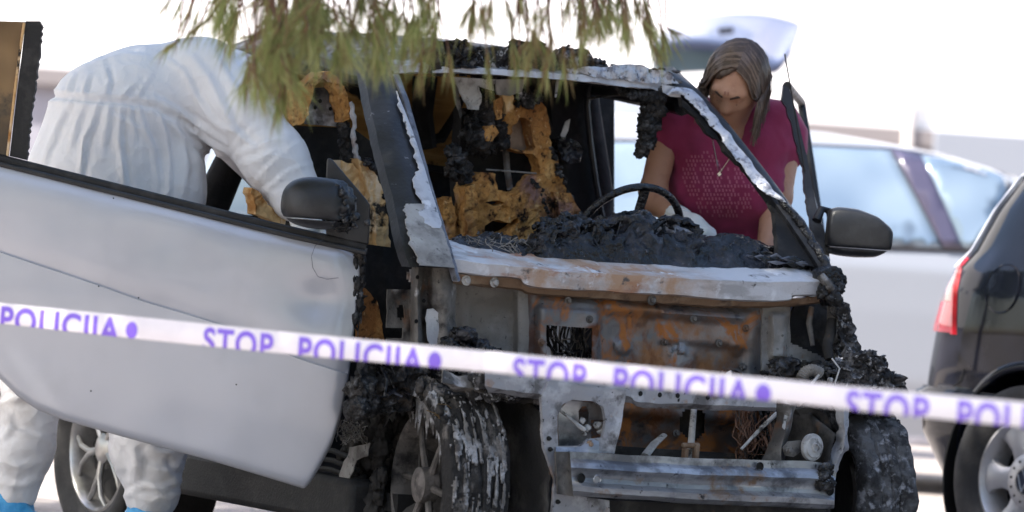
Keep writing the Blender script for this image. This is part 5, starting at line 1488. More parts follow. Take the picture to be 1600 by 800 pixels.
# arch lip, lamp, fuel flap, bumper seams, window line
def gpatch(name, poly, m, eps=.004, thick=.006, parent=None, maxlen=.03, side=-1):
    v, f = gb.patch(poly, side, eps, thick, maxlen)
    return fix_normals(obj(name, v, f, M[m], parent or golf, True, sharp=40))
an = np.linspace(R(-8), R(188), 40)
lipv = [[Vector((math.cos(a) * (.365 + d_), -(gb.half(math.cos(a) * (.365 + d_), max(.22, .315 + math.sin(a) * (.365 + d_))) + e_), .315 + math.sin(a) * (.365 + d_))) for d_, e_ in ((0, -.02), (.0, .008), (.014, .012), (.03, .003))] for a in an]
fix_normals(obj('arch_lip', [p for r in lipv for p in r], grid_faces(40, 4), M['black_paint'], golf))
# geometry of the lamp measured on the sight lines of the side plane
def gs(px, py):
    """(s,z) on the golf's right side plane for a photo pixel"""
    r = ray(px, py); o = Vector((0, 0, CAM_H)); p0 = go + GN * (HWG)
    t = (p0 - o).dot(GN) / r.dot(GN); p = o + r * t
    return ((p - go).dot(GF), p.z)
def gwrap(name, grid, m, eps=.004):
    """patch on the rounded rear corner, given by rows of (angle, z)"""
    P = []
    for row in grid:
        P.append([(lambda q: q + Vector((q.x - 1.0, q.y * 1.2, 0)).normalized() * eps)(gb.pt(a, z)) for a, z in row])
    v, f = solid_grid(P, Vector((.02, .01, 0)))
    return fix_normals(obj(name, v, f, M[m], golf, True, sharp=40))
def ang_of(sx, z):
    """outline angle on the right rear quadrant at longitudinal sx"""
    lo_, hi_ = math.pi, 1.5 * math.pi
    for _ in range(40):
        mi = (lo_ + hi_) / 2
        if gb.pt(mi, z).x < sx: lo_ = mi
        else: hi_ = mi
    return (lo_ + hi_) / 2
def lamp_rows(z0, z1, fr, a_end, n=10, m_=14):
    rows = []
    for i in range(n):
        z = lerp(z0, z1, i / (n - 1)); a1 = ang_of(fr(z), z); a0 = a_end(z)
        rows.append([(lerp(a0, a1, k / (m_ - 1)), z) for k in range(m_)])
    return rows
frz = lambda z: lerp(-.415, -.475, (z - .78) / .24)
tl = gwrap('tail_lamp', lamp_rows(.885, 1.03, frz, lambda z: R(205)), 'lamp_smoke', .010)
gwrap('tail_lamp_red', lamp_rows(.78, .883, frz, lambda z: R(205)), 'lamp_red', .012)
gwrap('tail_lamp_edge', [[(ang_of(frz(z) + .002, z), z), (ang_of(frz(z) + .016, z), z)] for z in np.linspace(.775, 1.035, 14)], 'lamp_red', .014)
fs_, fz = gs(1556, 450)
fp = [(fs_ + .080 * math.cos(a), fz + .078 * math.sin(a)) for a in np.linspace(0, 6.283, 41)[:-1]]
ring_o = [(fs_ + .0835 * math.cos(a), fz + .0815 * math.sin(a)) for a in np.linspace(0, 6.283, 41)[:-1]]
gpatch('fuel_flap_gap', ring_o, 'seam', .0012, .004, maxlen=.02)
MB().tube([Vector((x, -(gb.half(x, z) + .002), z)) for x, z in ring_o + ring_o[:1]], .0022, 6).build('fuel_flap_rim', M['black_paint'], golf)
gpatch('fuel_flap', fp, 'black_paint', .0035, .004, maxlen=.02)
gpatch('bumper_seam', [(-.40, .60), (-.395, .60), (-.345, .62), (-.33, .66), (-.336, .665), (-.352, .626)], 'seam', .002, .004)
for sd in (-1, 1):
    gpatch('side_window', [(.10, 1.02), (.16, 1.32), (.30, 1.375), (1.3, 1.385), (1.72, 1.27), (2.2, 1.03)], 'glass_far', .004, .006, side=sd)
bs = [[gb.pt(lerp(R(185), R(262), k / 20), z) + Vector((-.012 + .01 * k / 20, -.012, 0)) for k in range(21)] for z in (.535, .545, .575, .588, .592)]
fix_normals(obj('bumper_strip', [p for r in bs for p in r], grid_faces(5, 21), M['black_paint'], golf))
rl = [gb.pt(R(215), z) + Vector((-.006, -.008, 0)) for z in np.linspace(1.0, 1.40, 20)]
MB().tube(rl, .007, 6).build('tailgate_edge', M['silver'], golf)
MB().tube([gb.pt(R(222), z) + Vector((.006, -.004, 0)) for z in np.linspace(1.0, 1.40, 20)], .003, 5).build('tailgate_gap', M['seam'], golf)
MB().tube([gb.pt(R(238), z) + Vector((0, -.002, 0)) for z in np.linspace(.42, .57, 8)], .003, 5).build('bumper_joint', M['seam'], golf)

# ---- white tall car, side-on behind the wreck
WD = 17.5
white = empty('white_people_carrier', (-.85, WD + .87, 0)); tag(white, 'white people carrier parked side-on behind the woman and the black hatchback', 'car')
wb = Body([(.24, .15, 4.2, .80), (.5, 0, 4.32, .868), (.8, .02, 4.28, .872), (1.0, .05, 4.0, .866), (1.1, .08, 3.75, .84), (1.3, .18, 3.42, .775), (1.46, .3, 3.10, .70), (1.54, .42, 2.75, .64), (1.59, .6, 2.3, .56), (1.615, .9, 1.9, .42), (1.62, 1.1, 1.6, .2)], 7)
v, f = wb.shell(140, 50)
wbo = fix_normals(obj('body', v, f, M['white_paint'], white, sharp=50))
cut_arches(wbo, [(.72, .32, .37, -1), (3.42, .32, .37, -1)])
for xx in (.72, 3.42):
    for sd in (-1, 1): simple_wheel(white, (xx, sd * .77, .32), (0, sd, 0), .32, .2, .21, 'wide', 5)
def wsz(px, py):
    p = W(px, py, WD); return (p.x + .85, p.z)
def wpatch(name, pts, m, eps=.004, b=wb, par=None):
    v, f = b.patch([wsz(*p) for p in pts], -1, eps, .008, .08)
    return fix_normals(obj(name, v, f, M[m], par or white))
wpatch('window', [(740, 226), (860, 220), (1000, 221), (1255, 226), (1398, 233), (1474, 388), (1200, 378), (740, 352)], 'glass_far', .016)
wpatch('window_surround', [(728, 216), (860, 213), (1000, 216), (1255, 221), (1400, 228), (1530, 246), (1600, 276), (1560, 340), (1520, 394), (1300, 386), (730, 358)], 'trim', .010)
wpatch('window', [(1444, 240), (1530, 253), (1588, 278), (1556, 336), (1516, 388), (1504, 388)], 'glass_far', .016)
wpatch('door_pillar', [(1400, 231), (1446, 238), (1506, 390), (1476, 388)], 'pillar_trim', .022)
wpatch('sill_trim', [(600, 630), (1500, 688), (1500, 702), (600, 644)], 'plinth', .006)
# ---- silver-blue van with its tailgate up, further back
VD_ = 20.5
van = empty('van_open_tailgate', (W(1060, 300, VD_).x - 3.9, VD_ + .8, 0)); tag(van, 'pale silver blue van with raised tailgate behind the woman', 'van')
vb = Body([(.28, .1, 3.9, .8), (.5, 0, 4.0, .86), (.9, .02, 4.0, .87), (1.0, .2, 4.0, .86), (1.4, .9, 3.97, .80), (1.7, 1.3, 3.93, .73), (1.84, 1.6, 3.85, .62), (1.87, 2, 3.6, .4)], 8)
v, f = vb.shell(120, 40)
fix_normals(obj('body', v, f, M['white_paint'], van, sharp=50))
for xx in (.75, 3.3):
    for sd in (-1, 1): simple_wheel(van, (xx, sd * .76, .32), (0, sd, 0), .32, .2, .21, 'wide', 5)
v, f = vb.patch([(1.35, 1.0), (1.55, 1.6), (3.6, 1.62), (3.6, 1.02)], -1, .004, .008, .1)
fix_normals(obj('side_window', v, f, M['glass_far'], van))
vo = Vector(van.location)
def vplate(name, pts, m, y0, dep, bev=.02):
    v, f = plate([W(a, b_, VD_ + y0) - vo for a, b_ in pts], (0, dep, 0), maxlen=.12)
    return fix_normals(obj(name, v, f, M[m], van, True, sharp=60, bevel=0))
up_l = curve([(1022, 62), (1060, 36), (1110, 23), (1180, 21), (1232, 30), (1251, 38)], 26)
lo_l = curve([(1024, 74), (1060, 62), (1110, 62), (1170, 74), (1210, 100), (1236, 74)], 26)
Pv = []
for k in range(9):
    t = k / 8; row = []
    for a_, b_ in zip(up_l, lo_l):
        q = a_.lerp(b_, t); row.append(W(q.x, q.y, VD_ + .95 - 1.05 * t + .08 * math.sin(t * 3.1)) - vo)
    Pv.append(row)
v, f = solid_grid(Pv, Vector((0, .05, -.05)))
tg = fix_normals(obj('tailgate', v, f, M['silverblue_shaded'], van))
vplate('plate_recess', [(1122, 44), (1146, 42), (1147, 52), (1124, 54)], 'trim', .05, .03).parent = tg
vplate('tailgate_glass', [(1020, 66), (1070, 66), (1130, 74), (1190, 100), (1180, 110), (1100, 112), (1022, 116)], 'glass_far', .1, .03)
for q in ((1040, 1060), (1190, 1170)): MB().tube([W(q[0], 80, VD_ + .1) - vo, W(q[1], 130, VD_ + .2) - vo], .012, 8).build('gas_strut', M['trim'], van)
# ------------------------------------------------------------------ pine tree: shade over the scene, drooping sprays in the frame
pine = empty('pine_tree', (-3.7, 9.0, 0)); tag(pine, 'pine tree with drooping needle sprays hanging in front of the car roof', 'tree')
PO = Vector((-3.7, 9.0, 0))
tr = [Vector((0, 0, -.1)), Vector((.05, .02, .6)), Vector((.1, .1, 1.6)), Vector((.3, .15, 3.0)), Vector((.6, .3, 4.4)), Vector((.9, .5, 6.2))]
MB().tube(curve([tuple(p) for p in tr], 24), [lerp(.24, .06, i / 23) * (1.25 if i < 1 else 1) for i in range(24)], 14).build('trunk', M['bark'], pine)
limbs = []
CC = Vector((1.0, .8, 4.9))
for i in range(13):
    a = i * 2.399; h = 2.5 + .28 * i
    b0 = curve([tuple(p) for p in tr], 50)[min(49, int(h / 6.3 * 50))]
    e = CC + Vector((math.cos(a) * 2.6, math.sin(a) * 2.4, random.uniform(-1.0, 1.0)))
    mid = lerp(b0, e, .5) + Vector((0, 0, .25))
    MB().tube(curve([tuple(b0), tuple(mid), tuple(e)], 12), [lerp(.07, .015, k / 11) for k in range(12)], 8).build('limb', M['bark'], pine)
def needle(V_, F_, p, d, L, w, side, droop=.25):
    n = len(V_)
    q1 = p + d * L * .55 + Vector((0, 0, -droop * L * .12)); q2 = p + d * L + Vector((0, 0, -droop * L * .5))
    V_ += [p - side * w, p + side * w, q1 - side * w, q1 + side * w, q2]
    F_ += [(n, n + 1, n + 3, n + 2), (n + 2, n + 3, n + 4)]
# crown: thousands of needle blades spread through the volume in clumps
V_, F_ = [], []
rr = random.Random(5)
for c_ in range(1450):
    while True:
        u = Vector((rr.uniform(-1, 1), rr.uniform(-1, 1), rr.uniform(-1, 1)))
        if .12 < u.length < 1: break
    ce = CC + Vector((u.x * 3.3, u.y * 2.7, u.z * 1.5))
    if c_ % 4 == 0: ce = Vector((1.5, -2.6, 5.0)) + Vector((u.x * 2.3, u.y * 1.7, u.z * 1.1))  # extra crown lobe out of view, added to keep sun off the tape
    elif mnoise.noise(ce * .9) < -.32: continue
    for k in range(44):
        d = Vector((rr.gauss(0, 1), rr.gauss(0, 1), rr.gauss(0, .8))).normalized()
        p = ce + d * rr.uniform(.02, .26)
        d2 = (d + Vector((rr.gauss(0, .4), rr.gauss(0, .4), rr.gauss(0, .4)))).normalized()
        needle(V_, F_, p, d2, rr.uniform(.14, .24), .010, d2.orthogonal().normalized(), .3)
tag(obj('crown', V_, F_, M['needle'], pine, False), kind='stuff')
# sprays that hang into the picture
limb_px = [(-60, -260, 8.9), (150, -170, 9.0), (380, -95, 9.05), (620, -80, 9.1), (860, -75, 9.15), (1080, -60, 9.2)]
lp_ = [W(a, b_, d) - PO for a, b_, d in limb_px]
lc = curve([(.32, .16, 3.0)] + [tuple(p) for p in lp_], 60)
MB().tube(lc, [lerp(.032, .006, k / 59) * (1 + .25 * nz((k * .4, 0, 0))) for k in range(60)], 8).build('limb', M['bark'], pine)
sprays = []
def spray(px, py, d, dirx, n, L, dry=0.0, ln=38, spread=.55):
    sprays.append((px, py, d, dirx, n, L, dry, ln, spread))
rs = random.Random(21)
for i in range(36):     # dense mass over the passenger side
    x = rs.gauss(470, 66); y = rs.uniform(-50, 30 if x > 455 else 60)
    spray(x, y, rs.uniform(8.7, 9.4), rs.gauss(0, .5), 78, rs.uniform(.07, .105), .22, rs.uniform(34, 60))
for i in range(16): spray(rs.uniform(385, 560), rs.uniform(30, 64), rs.uniform(8.8, 9.4), rs.gauss(0, .6), 60, .085, .25, 30)
for i in range(9): spray(rs.uniform(385, 450), rs.uniform(60, 112), rs.uniform(8.8, 9.4), rs.gauss(0, .4), 60, .085, .2, 30)
for (x, y) in ((420, 124), (436, 136), (450, 118), (410, 104), (398, 92)): spray(x, y, 9.0, rs.gauss(0, .2), 56, .08, .2, 28, .4)
for i in range(15): spray(rs.uniform(560, 700), rs.uniform(-40, 50), rs.uniform(8.9, 9.5), rs.gauss(.05, .25), 70, .085, .25, rs.uniform(26, 46))
for i in range(13): spray(rs.uniform(690, 900), rs.uniform(-50, 56), rs.uniform(8.9, 9.5), rs.gauss(.05, .25), 46, .075, .55, rs.uniform(22, 40), .42)
for x, y in ((738, -10), (836, 30), (812, 62), (880, 60), (760, 66), (905, 34), (855, 74), (700, 64), (660, 70)): spray(x, y + 8, 9.2, rs.gauss(0, .12), 64, .07, .5, 30, .30)
for i in range(22):
    t = rs.random(); spray(lerp(905, 1040, t), lerp(-10, 40, t) + rs.uniform(-14, 22), rs.uniform(8.9, 9.5), rs.gauss(.25, .3), 44, .075, .45, 26, .5)
for i in range(9): spray(rs.uniform(345, 420), rs.uniform(-30, 30), rs.uniform(9.3, 9.6), rs.gauss(-.25, .2), 50, .085, .2, 34)
for (x, y) in ((270, -12), (285, -4), (300, 2), (312, 14)): spray(x, y, 9.5, -.3, 24, .06, .3, 26, .4)
for t in (0, .2, .4, .6, .8): spray(lerp(350, 258, t), lerp(12, 76, t), 9.45, -.75, 26, .062, .35, 22, .5)
for c in ((960, -26), (1000, -20), (905, -30)): spray(c[0], c[1], 9.6, .3, 60, .08, .3, 30)
more = []
for (px, py, d, dirx, n, L, dry, ln, spread) in sprays:
    if rs.random() < .14: continue
    more.append((px, py, d, dirx, int(n * .5), L, dry, ln, spread * rs.uniform(.9, 1.5)))
    if rs.random() < .45: more.append((px + rs.gauss(0, 16), py + rs.gauss(0, 10), d + rs.gauss(0, .1), dirx + rs.gauss(0, .35), int(n * .45), L * rs.uniform(.6, 1.0), dry, ln * rs.uniform(.6, 1), spread * rs.uniform(.9, 1.6)))
sprays = more
VG, FG, VD, FD = [], [], [], []
tw = MB()
for (px, py, d, dirx, n, L, dry, ln, spread) in sprays:
    d *= .962
    p0 = W(px, py, d) - PO
    ax = Vector((dirx, rs.gauss(0, .25), -1 + abs(dirx) * .45)).normalized()
    p1 = p0 + ax * ln / 640
    # nearest limb point uphill
    best = min(lc, key=lambda q: (q - p0).length + (.3 if q.z < p0.z else 0))
    mid = lerp(best, p0, .55) + Vector((rs.gauss(0, .015), rs.gauss(0, .03), .03))
    tw.tube(curve([tuple(best), tuple(mid), tuple(p0), tuple(p1)], 9), [lerp(.0030, .0012, k / 8) for k in range(9)], 5)
    for k in range(n):
        t = rs.random(); p = lerp(p0, p1, t)
        rad = Vector((rs.gauss(0, 1), rs.gauss(0, 1), rs.gauss(0, 1))); rad = (rad - ax * rad.dot(ax)).normalized()
        dd = (ax * rs.uniform(.65, 1.1) + rad * rs.uniform(.1, 1) * spread + Vector((0, 0, -.25))).normalized()
        dr = rs.random() < dry
        needle(VD if dr else VG, FD if dr else FG, p, dd, L * rs.uniform(.5, 1.2), rs.uniform(.0007, .0012), dd.cross(Vector((rs.gauss(0, .5), -1, rs.gauss(0, .3)))).normalized(), .45)
tag(obj('needle_spray', VG, FG, M['needle'], pine, False), kind='stuff')
tag(obj('dry_needle_spray', VD, FD, M['needle_dry'], pine, False), kind='stuff')
tag(tw.build('twigs', M['twig'], pine), kind='stuff')

# broadleaf trees to the left, outside the frame; they show as reflections in the black car; right and rear rows are added to dim the sky light
VT, FT = [], []
rt_ = random.Random(9)
for c_ in range(420):
    u = Vector((rt_.gauss(0, 1), rt_.gauss(0, 1), rt_.gauss(0, 1))).normalized() * rt_.uniform(.35, 1) ** .6
    ce = Vector((u.x * 1.9, u.y * 1.9, 3.3 + u.z * 2.0))
    for k in range(26):
        p = ce + Vector((rt_.gauss(0, .2), rt_.gauss(0, .2), rt_.gauss(0, .2))); d = Vector((rt_.gauss(0, 1), rt_.gauss(0, 1), rt_.gauss(0, 1))).normalized(); s2 = d.orthogonal().normalized() * .035; n0 = len(VT)
        VT += [p - d * .06, p + s2, p + d * .06, p - s2]; FT.append((n0, n0 + 1, n0 + 2, n0 + 3))
tree0 = None
TREES = ((-7.6, 12.6, 1.0, 'leafy tree left of the burnt car, level with it', 'leafy trees on the left'), (-8.4, 17.0, 1.15, 'leafy tree on the left side, nearest to the white building', 'leafy trees on the left'), (-9.4, 8.2, .95, 'small leafy tree on the left side, beyond the pine trunk', 'leafy trees on the left'),
    (7.6, 9.6, 1.0, 'unseen leafy tree added to dim sky light, right side, nearest to the black hatchback', 'leafy trees on the right'), (6.6, 5.6, 1.1, 'unseen leafy tree added to dim sky light, right side, second from the black hatchback', 'leafy trees on the right'), (7.8, 1.8, 1.2, 'unseen leafy tree added to dim sky light, right side, farthest from the black hatchback', 'leafy trees on the right'), (10.5, 6.5, 1.25, 'largest unseen leafy tree on the right, added to dim sky light, standing behind the row', 'leafy trees on the right'),  # right and rear trees are unseen, added to block low sky and deepen contrast
    (4.6, -3.6, 1.2, 'rightmost unseen leafy tree, added to dim sky light, behind the photographer', 'leafy trees behind the photographer'), (.6, -5.6, 1.25, 'middle unseen leafy tree, added to dim sky light, behind the photographer', 'leafy trees behind the photographer'), (-3.6, -5.0, 1.2, 'leftmost unseen leafy tree, added to dim sky light, behind the photographer', 'leafy trees behind the photographer'))
for i, (x, y, s2, lb, gr) in enumerate(TREES):
    tv = empty('leafy_tree', (x, y, 0), i * 1.3); tv.scale = (s2, s2, s2); tag(tv, lb, 'tree', gr)
    if tree0 is None:
        tree0 = tv
        cr0 = tag(obj('crown', VT, FT, M['foliage'], tv, False), kind='stuff')
        tk0 = MB().tube([(0, 0, -.1), (.05, 0, .8), (0, .05, 1.8), (.1, 0, 3.2)], [.16, .13, .11, .05], 10).build('trunk', M['bark'], tv)
    else:
        for src in (cr0, tk0):
            q = src.copy(); COL.objects.link(q); q.parent = tv
# ------------------------------------------------------------------ people
def build_sdf(name, prims, k, h, m, parent, disp=None, pad=.06, ells=(), label=None, cut=None):
    """prims: (a, b, ra, rb) in parent-local metres"""
    pts = [Vector(p[0]) for p in prims] + [Vector(p[1]) for p in prims]
    rm = [p[2] for p in prims] + [p[3] for p in prims]
    for (c, r_, *_) in ells: pts.append(Vector(c)); rm.append(max(r_))
    lo = [min(p[i] - q for p, q in zip(pts, rm)) - pad for i in range(3)]
    hi = [max(p[i] + q for p, q in zip(pts, rm)) + pad for i in range(3)]
    def fn(Pn):
        d = None
        for (a, b, ra, rb, *kk) in prims:
            e = sd_cone(Pn, a, b, ra, rb); d = e if d is None else smin(d, e, kk[0] if kk else k)
        for (c, r_, *rest) in ells:
            e = sd_ell(Pn, c, r_, rest[0] if rest else None); d = e if d is None else smin(d, e, k)
        if cut is not None: d = np.maximum(d, cut(Pn))
        return d
    return sdf_obj(name, fn, lo, hi, h, m, parent, disp, label)

# ---- the person in the white coverall, bent into the car behind the open door
so = W(170, 800, 11.42); so.z = 0
sp = empty('person', so); tag(sp, 'person in hooded white coverall and blue shoe covers bending into the burnt car', 'person')
def S(px, py, d): return W(px, py, d) - so
FOLDS = [  # creases read off the coverall: (polyline px, height mm, half width px)
    ([(112, 156), (96, 186), (78, 228), (66, 262)], 9, 7), ([(153, 160), (146, 190), (134, 216), (127, 262), (124, 285)], 14, 6), ([(172, 161), (166, 200), (160, 246)], 8, 7), ([(190, 164), (186, 210), (190, 262), (196, 300)], 13, 6), ([(132, 158), (120, 196), (108, 240)], 8, 6),
    ([(214, 165), (222, 192), (238, 230), (246, 290)], 9, 7), ([(246, 172), (258, 212), (264, 256), (262, 300)], 11, 7), ([(178, 180), (200, 190), (226, 206)], 7, 5), ([(204, 163), (204, 184), (212, 214)], 7, 5), ([(270, 190), (284, 220), (292, 262), (286, 300)], 8, 8),
    ([(116, 118), (110, 134), (104, 150)], 8, 5), ([(162, 98), (170, 128), (163, 152)], 9, 6), ([(216, 126), (196, 148), (186, 160)], 9, 5), ([(140, 116), (134, 136), (130, 154)], 8, 5), ([(236, 118), (222, 140), (208, 158)], 7, 5), ([(150, 98), (196, 86), (232, 92)], 5, 8),
    ([(252, 86), (288, 112), (306, 148), (326, 180), (352, 206)], 8, 6), ([(236, 150), (276, 172), (318, 200), (352, 226)], 11, 6), ([(252, 168), (292, 196), (330, 222), (358, 240)], 12, 5), ([(258, 188), (300, 222), (330, 240), (354, 246)], 9, 5), ([(280, 208), (306, 240), (318, 262)], 7, 6),
    ([(300, 90), (330, 128), (352, 172), (372, 214)], 9, 9), ([(368, 226), (396, 200), (428, 186)], 9, 6), ([(372, 240), (410, 226), (450, 214)], 8, 5), ([(402, 280), (436, 244), (466, 222)], 8, 5), ([(412, 300), (450, 268), (488, 254)], 7, 5), ([(380, 252), (404, 250), (440, 232)], 7, 5), ([(330, 76), (356, 120), (384, 160)], 6, 8), ([(346, 196), (372, 206), (398, 232)], 8, 6)]
SEAM = [(60, 152), (85, 150), (115, 153), (160, 157), (200, 160), (235, 166), (262, 178), (300, 200)]
def px_of(co):
    x, y, z = co[:, 0] + so.x, co[:, 1] + so.y, co[:, 2] - CAM_H
    a, b_ = FPX * x / y, FPX * z / y
    return 800 + a * CO + b_ * SI, 400 - (-a * SI + b_ * CO)
def pl_dist(X, Y, pts):
    best = np.full(X.shape, 1e9); sg = np.zeros(X.shape); tt = np.zeros(X.shape)
    for k, ((ax, ay), (bx, by)) in enumerate(zip(pts, pts[1:])):
        dx, dy = bx - ax, by - ay; L2 = dx * dx + dy * dy
        t = np.clip(((X - ax) * dx + (Y - ay) * dy) / L2, 0, 1)
        ex, ey = X - ax - t * dx, Y - ay - t * dy
        d = np.hypot(ex, ey); m_ = d < best
        best = np.where(m_, d, best); sg = np.where(m_, np.sign(ex * dy - ey * dx), sg); tt = np.where(m_, (k + t) / (len(pts) - 1), tt)
    return best, sg, tt
def suit_disp(co, nr):
    X, Y = px_of(co)
    d = np.array([.004 * (1 - 2 * abs(mnoise.noise(Vector((c[0] * 4, c[1] * 4, c[2] * 3))))) + .0025 * mnoise.noise(Vector(c.tolist()) * 11) for c in co])
    fac = np.clip((.35 - nr[:, 1]) / .5, 0, 1)            # the side towards the door
    for pts, amp, w in FOLDS:
        b_, sg, tt = pl_dist(X, Y, pts); s_ = b_ * sg / w
        env = np.sin(np.clip(tt, .06, .94) * math.pi) ** .6
        s_ = s_ * 1.55
        d += fac * env * .00095 * amp * (np.exp(-s_ ** 2) - .75 * np.exp(-((s_ - 1.9) / 1.1) ** 2))
    b_, sg, tt = pl_dist(X, Y, SEAM)
    d += fac * (-.012 * np.exp(-(b_ / 4.0) ** 2) + .004 * np.exp(-((b_ - 8) / 4.0) ** 2))
    g = np.sin(X * .42 + 2.2 * np.sin(X * .11)) * np.exp(-b_ / 16.0)
    return d + fac * .0025 * g
suit_disp.vec = True
LEGFOLDS = [([(-10, 636), (30, 621), (74, 606)], 9, 5), ([(10, 640), (18, 671), (4, 684)], 8, 5), ([(16, 671), (44, 680), (74, 688)], 10, 5), ([(0, 720), (36, 728), (66, 720)], 8, 6), ([(-4, 752), (30, 758), (60, 748)], 9, 5), ([(236, 702), (256, 708), (284, 702)], 9, 5), ([(186, 779), (228, 758), (249, 767), (272, 755)], 11, 5),
    ([(200, 690), (216, 720), (214, 752)], 9, 7), ([(250, 720), (262, 742), (286, 752)], 8, 5), ([(176, 700), (188, 730), (184, 760)], 7, 6), ([(236, 728), (252, 736), (282, 728)], 7, 4), ([(204, 772), (240, 782), (270, 776)], 8, 5), ([(258, 770), (276, 772), (290, 764)], 7, 4)]
def leg_disp(co, nr):
    X, Y = px_of(co)
    d = np.array([.008 * (1 - 2 * abs(mnoise.noise(Vector((c[0] * 6, c[1] * 6, c[2] * 4))))) for c in co])
    fac = np.clip((.35 - nr[:, 1]) / .5, 0, 1)
    for pts, amp, w in LEGFOLDS:
        b_, sg, tt = pl_dist(X, Y, pts); s_ = b_ * sg / w
        d += fac * np.sin(np.clip(tt, .08, .92) * math.pi) ** .6 * .001 * amp * (np.exp(-s_ ** 2) - .75 * np.exp(-((s_ - 1.9) / 1.1) ** 2))
    return d
leg_disp.vec = True
tors = [(S(165, 282, 11.42), S(185, 200, 11.42), .215, .20), (S(185, 200, 11.42), S(232, 172, 11.44), .195, .178), (S(232, 172, 11.44), S(300, 150, 11.46), .178, .15),
        (S(320, 127, 11.40), S(375, 178, 11.34), .124, .105), (S(375, 178, 11.34), S(430, 250, 11.28), .102, .084), (S(430, 250, 11.28), S(462, 304, 11.26), .084, .076),
        (S(255, 300, 11.38), S(262, 260, 11.38), .108, .105), (S(165, 282, 11.42), S(165, 340, 11.42), .215, .20), (S(255, 300, 11.38), S(250, 350, 11.40), .11, .12),
        (S(300, 150, 11.46), S(352, 150, 11.62), .15, .125), (S(352, 150, 11.62), S(395, 190, 11.70), .125, .115), (S(330, 150, 11.66), S(420, 260, 11.72), .11, .08)]
build_sdf('coverall_top', tors, .05, .009, M['suit'], sp, suit_disp)
legs = [(S(105, 350, 11.46), S(62, 560, 11.42), .13, .105), (S(62, 560, 11.42), S(34, 700, 11.40), .094, .080), (S(34, 700, 11.40), S(24, 768, 11.40), .082, .062)]
build_sdf('coverall_leg', legs, .04, .009, M['suit_trouser'], sp, leg_disp)
legs = [(S(225, 350, 11.42), S(232, 560, 11.40), .13, .115), (S(232, 560, 11.40), S(232, 690, 11.38), .108, .100), (S(232, 690, 11.38), S(238, 772, 11.36), .100, .080)]
build_sdf('coverall_leg', legs, .04, .009, M['suit_trouser'], sp, leg_disp)
for (x0, x1, d) in ((8, 62, 11.40), (228, 300, 11.36)):
    a = S(x0, 800, d); b_ = S(x1, 800, d); a.z = .055; b_.z = .04
    build_sdf('shoe_cover', [(a, b_ + Vector((.05, -.05, 0)), .062, .045), (a + Vector((.0, 0, .02)), a + Vector((.01, 0, .06)), .066, .066), (a, a + Vector((-.04, .02, 0)), .06, .052)], .03, .009, M['shoe_cover'], sp, lambda p, n: .006 * fbm(p, 22, 3), cut=lambda Pn: .004 - Pn[..., 2])
hd_c = S(372, 172, 11.74)
build_sdf('hood', [(S(340, 150, 11.66), hd_c, .12, .118)], .03, .012, M['suit'], sp, suit_disp)
# gloved hands
def hand(name, wrist, dirv, palm_n, parent, m, curl=.6, s=1.0, mirror=1):
    d = Vector(dirv).normalized(); n = (Vector(palm_n) - d * Vector(palm_n).dot(d)).normalized(); u = d.cross(n) * mirror
    prims = [(wrist, wrist + d * .045 * s, .026 * s, .034 * s), (wrist + d * .05 * s + u * .018 * s, wrist + d * .085 * s + u * .026 * s, .022 * s, .020 * s), (wrist + d * .05 * s - u * .018 * s, wrist + d * .085 * s - u * .026 * s, .022 * s, .020 * s), (wrist + d * .04 * s, wrist + d * .088 * s, .028 * s, .024 * s)]
    for i, (off, L) in enumerate(((-.032, .062), (-.011, .078), (.011, .084), (.032, .074))):
        p = wrist + d * .090 * s + u * off * s
        an = curl * (.55 + .1 * i); v = d
        for seg, fr in enumerate((.45, .32, .23)):
            v = (v * math.cos(an) + n * math.sin(an)).normalized()
            q = p + v * L * fr * s
            prims.append((p, q, (.0098 - .0012 * seg) * s, (.0090 - .0012 * seg) * s, .006)); p = q
            an = curl * .55
    p = wrist + d * .03 * s + u * .028 * s
    v = (d * .75 + u * .65 + n * .35).normalized()
    for fr in (.038, .030):
        q = p + v * fr * s; prims.append((p, q, .0125 * s, .0105 * s, .010)); p = q; v = (v + d * .35 + n * .3).normalized()
    return build_sdf(name, prims, .014, .0055, m, parent, lambda p_, n_2: .0012 * fbm(p_, 60, 2))
hand('gloved_hand', S(461, 314, 11.255), S(476, 345, 11.24) - S(461, 314, 11.255), (.2, .9, -.3), sp, M['glove'])
hand('gloved_hand', S(424, 268, 11.72), S(450, 300, 11.74) - S(424, 268, 11.72), (.2, .9, -.3), sp, M['glove'], mirror=-1)

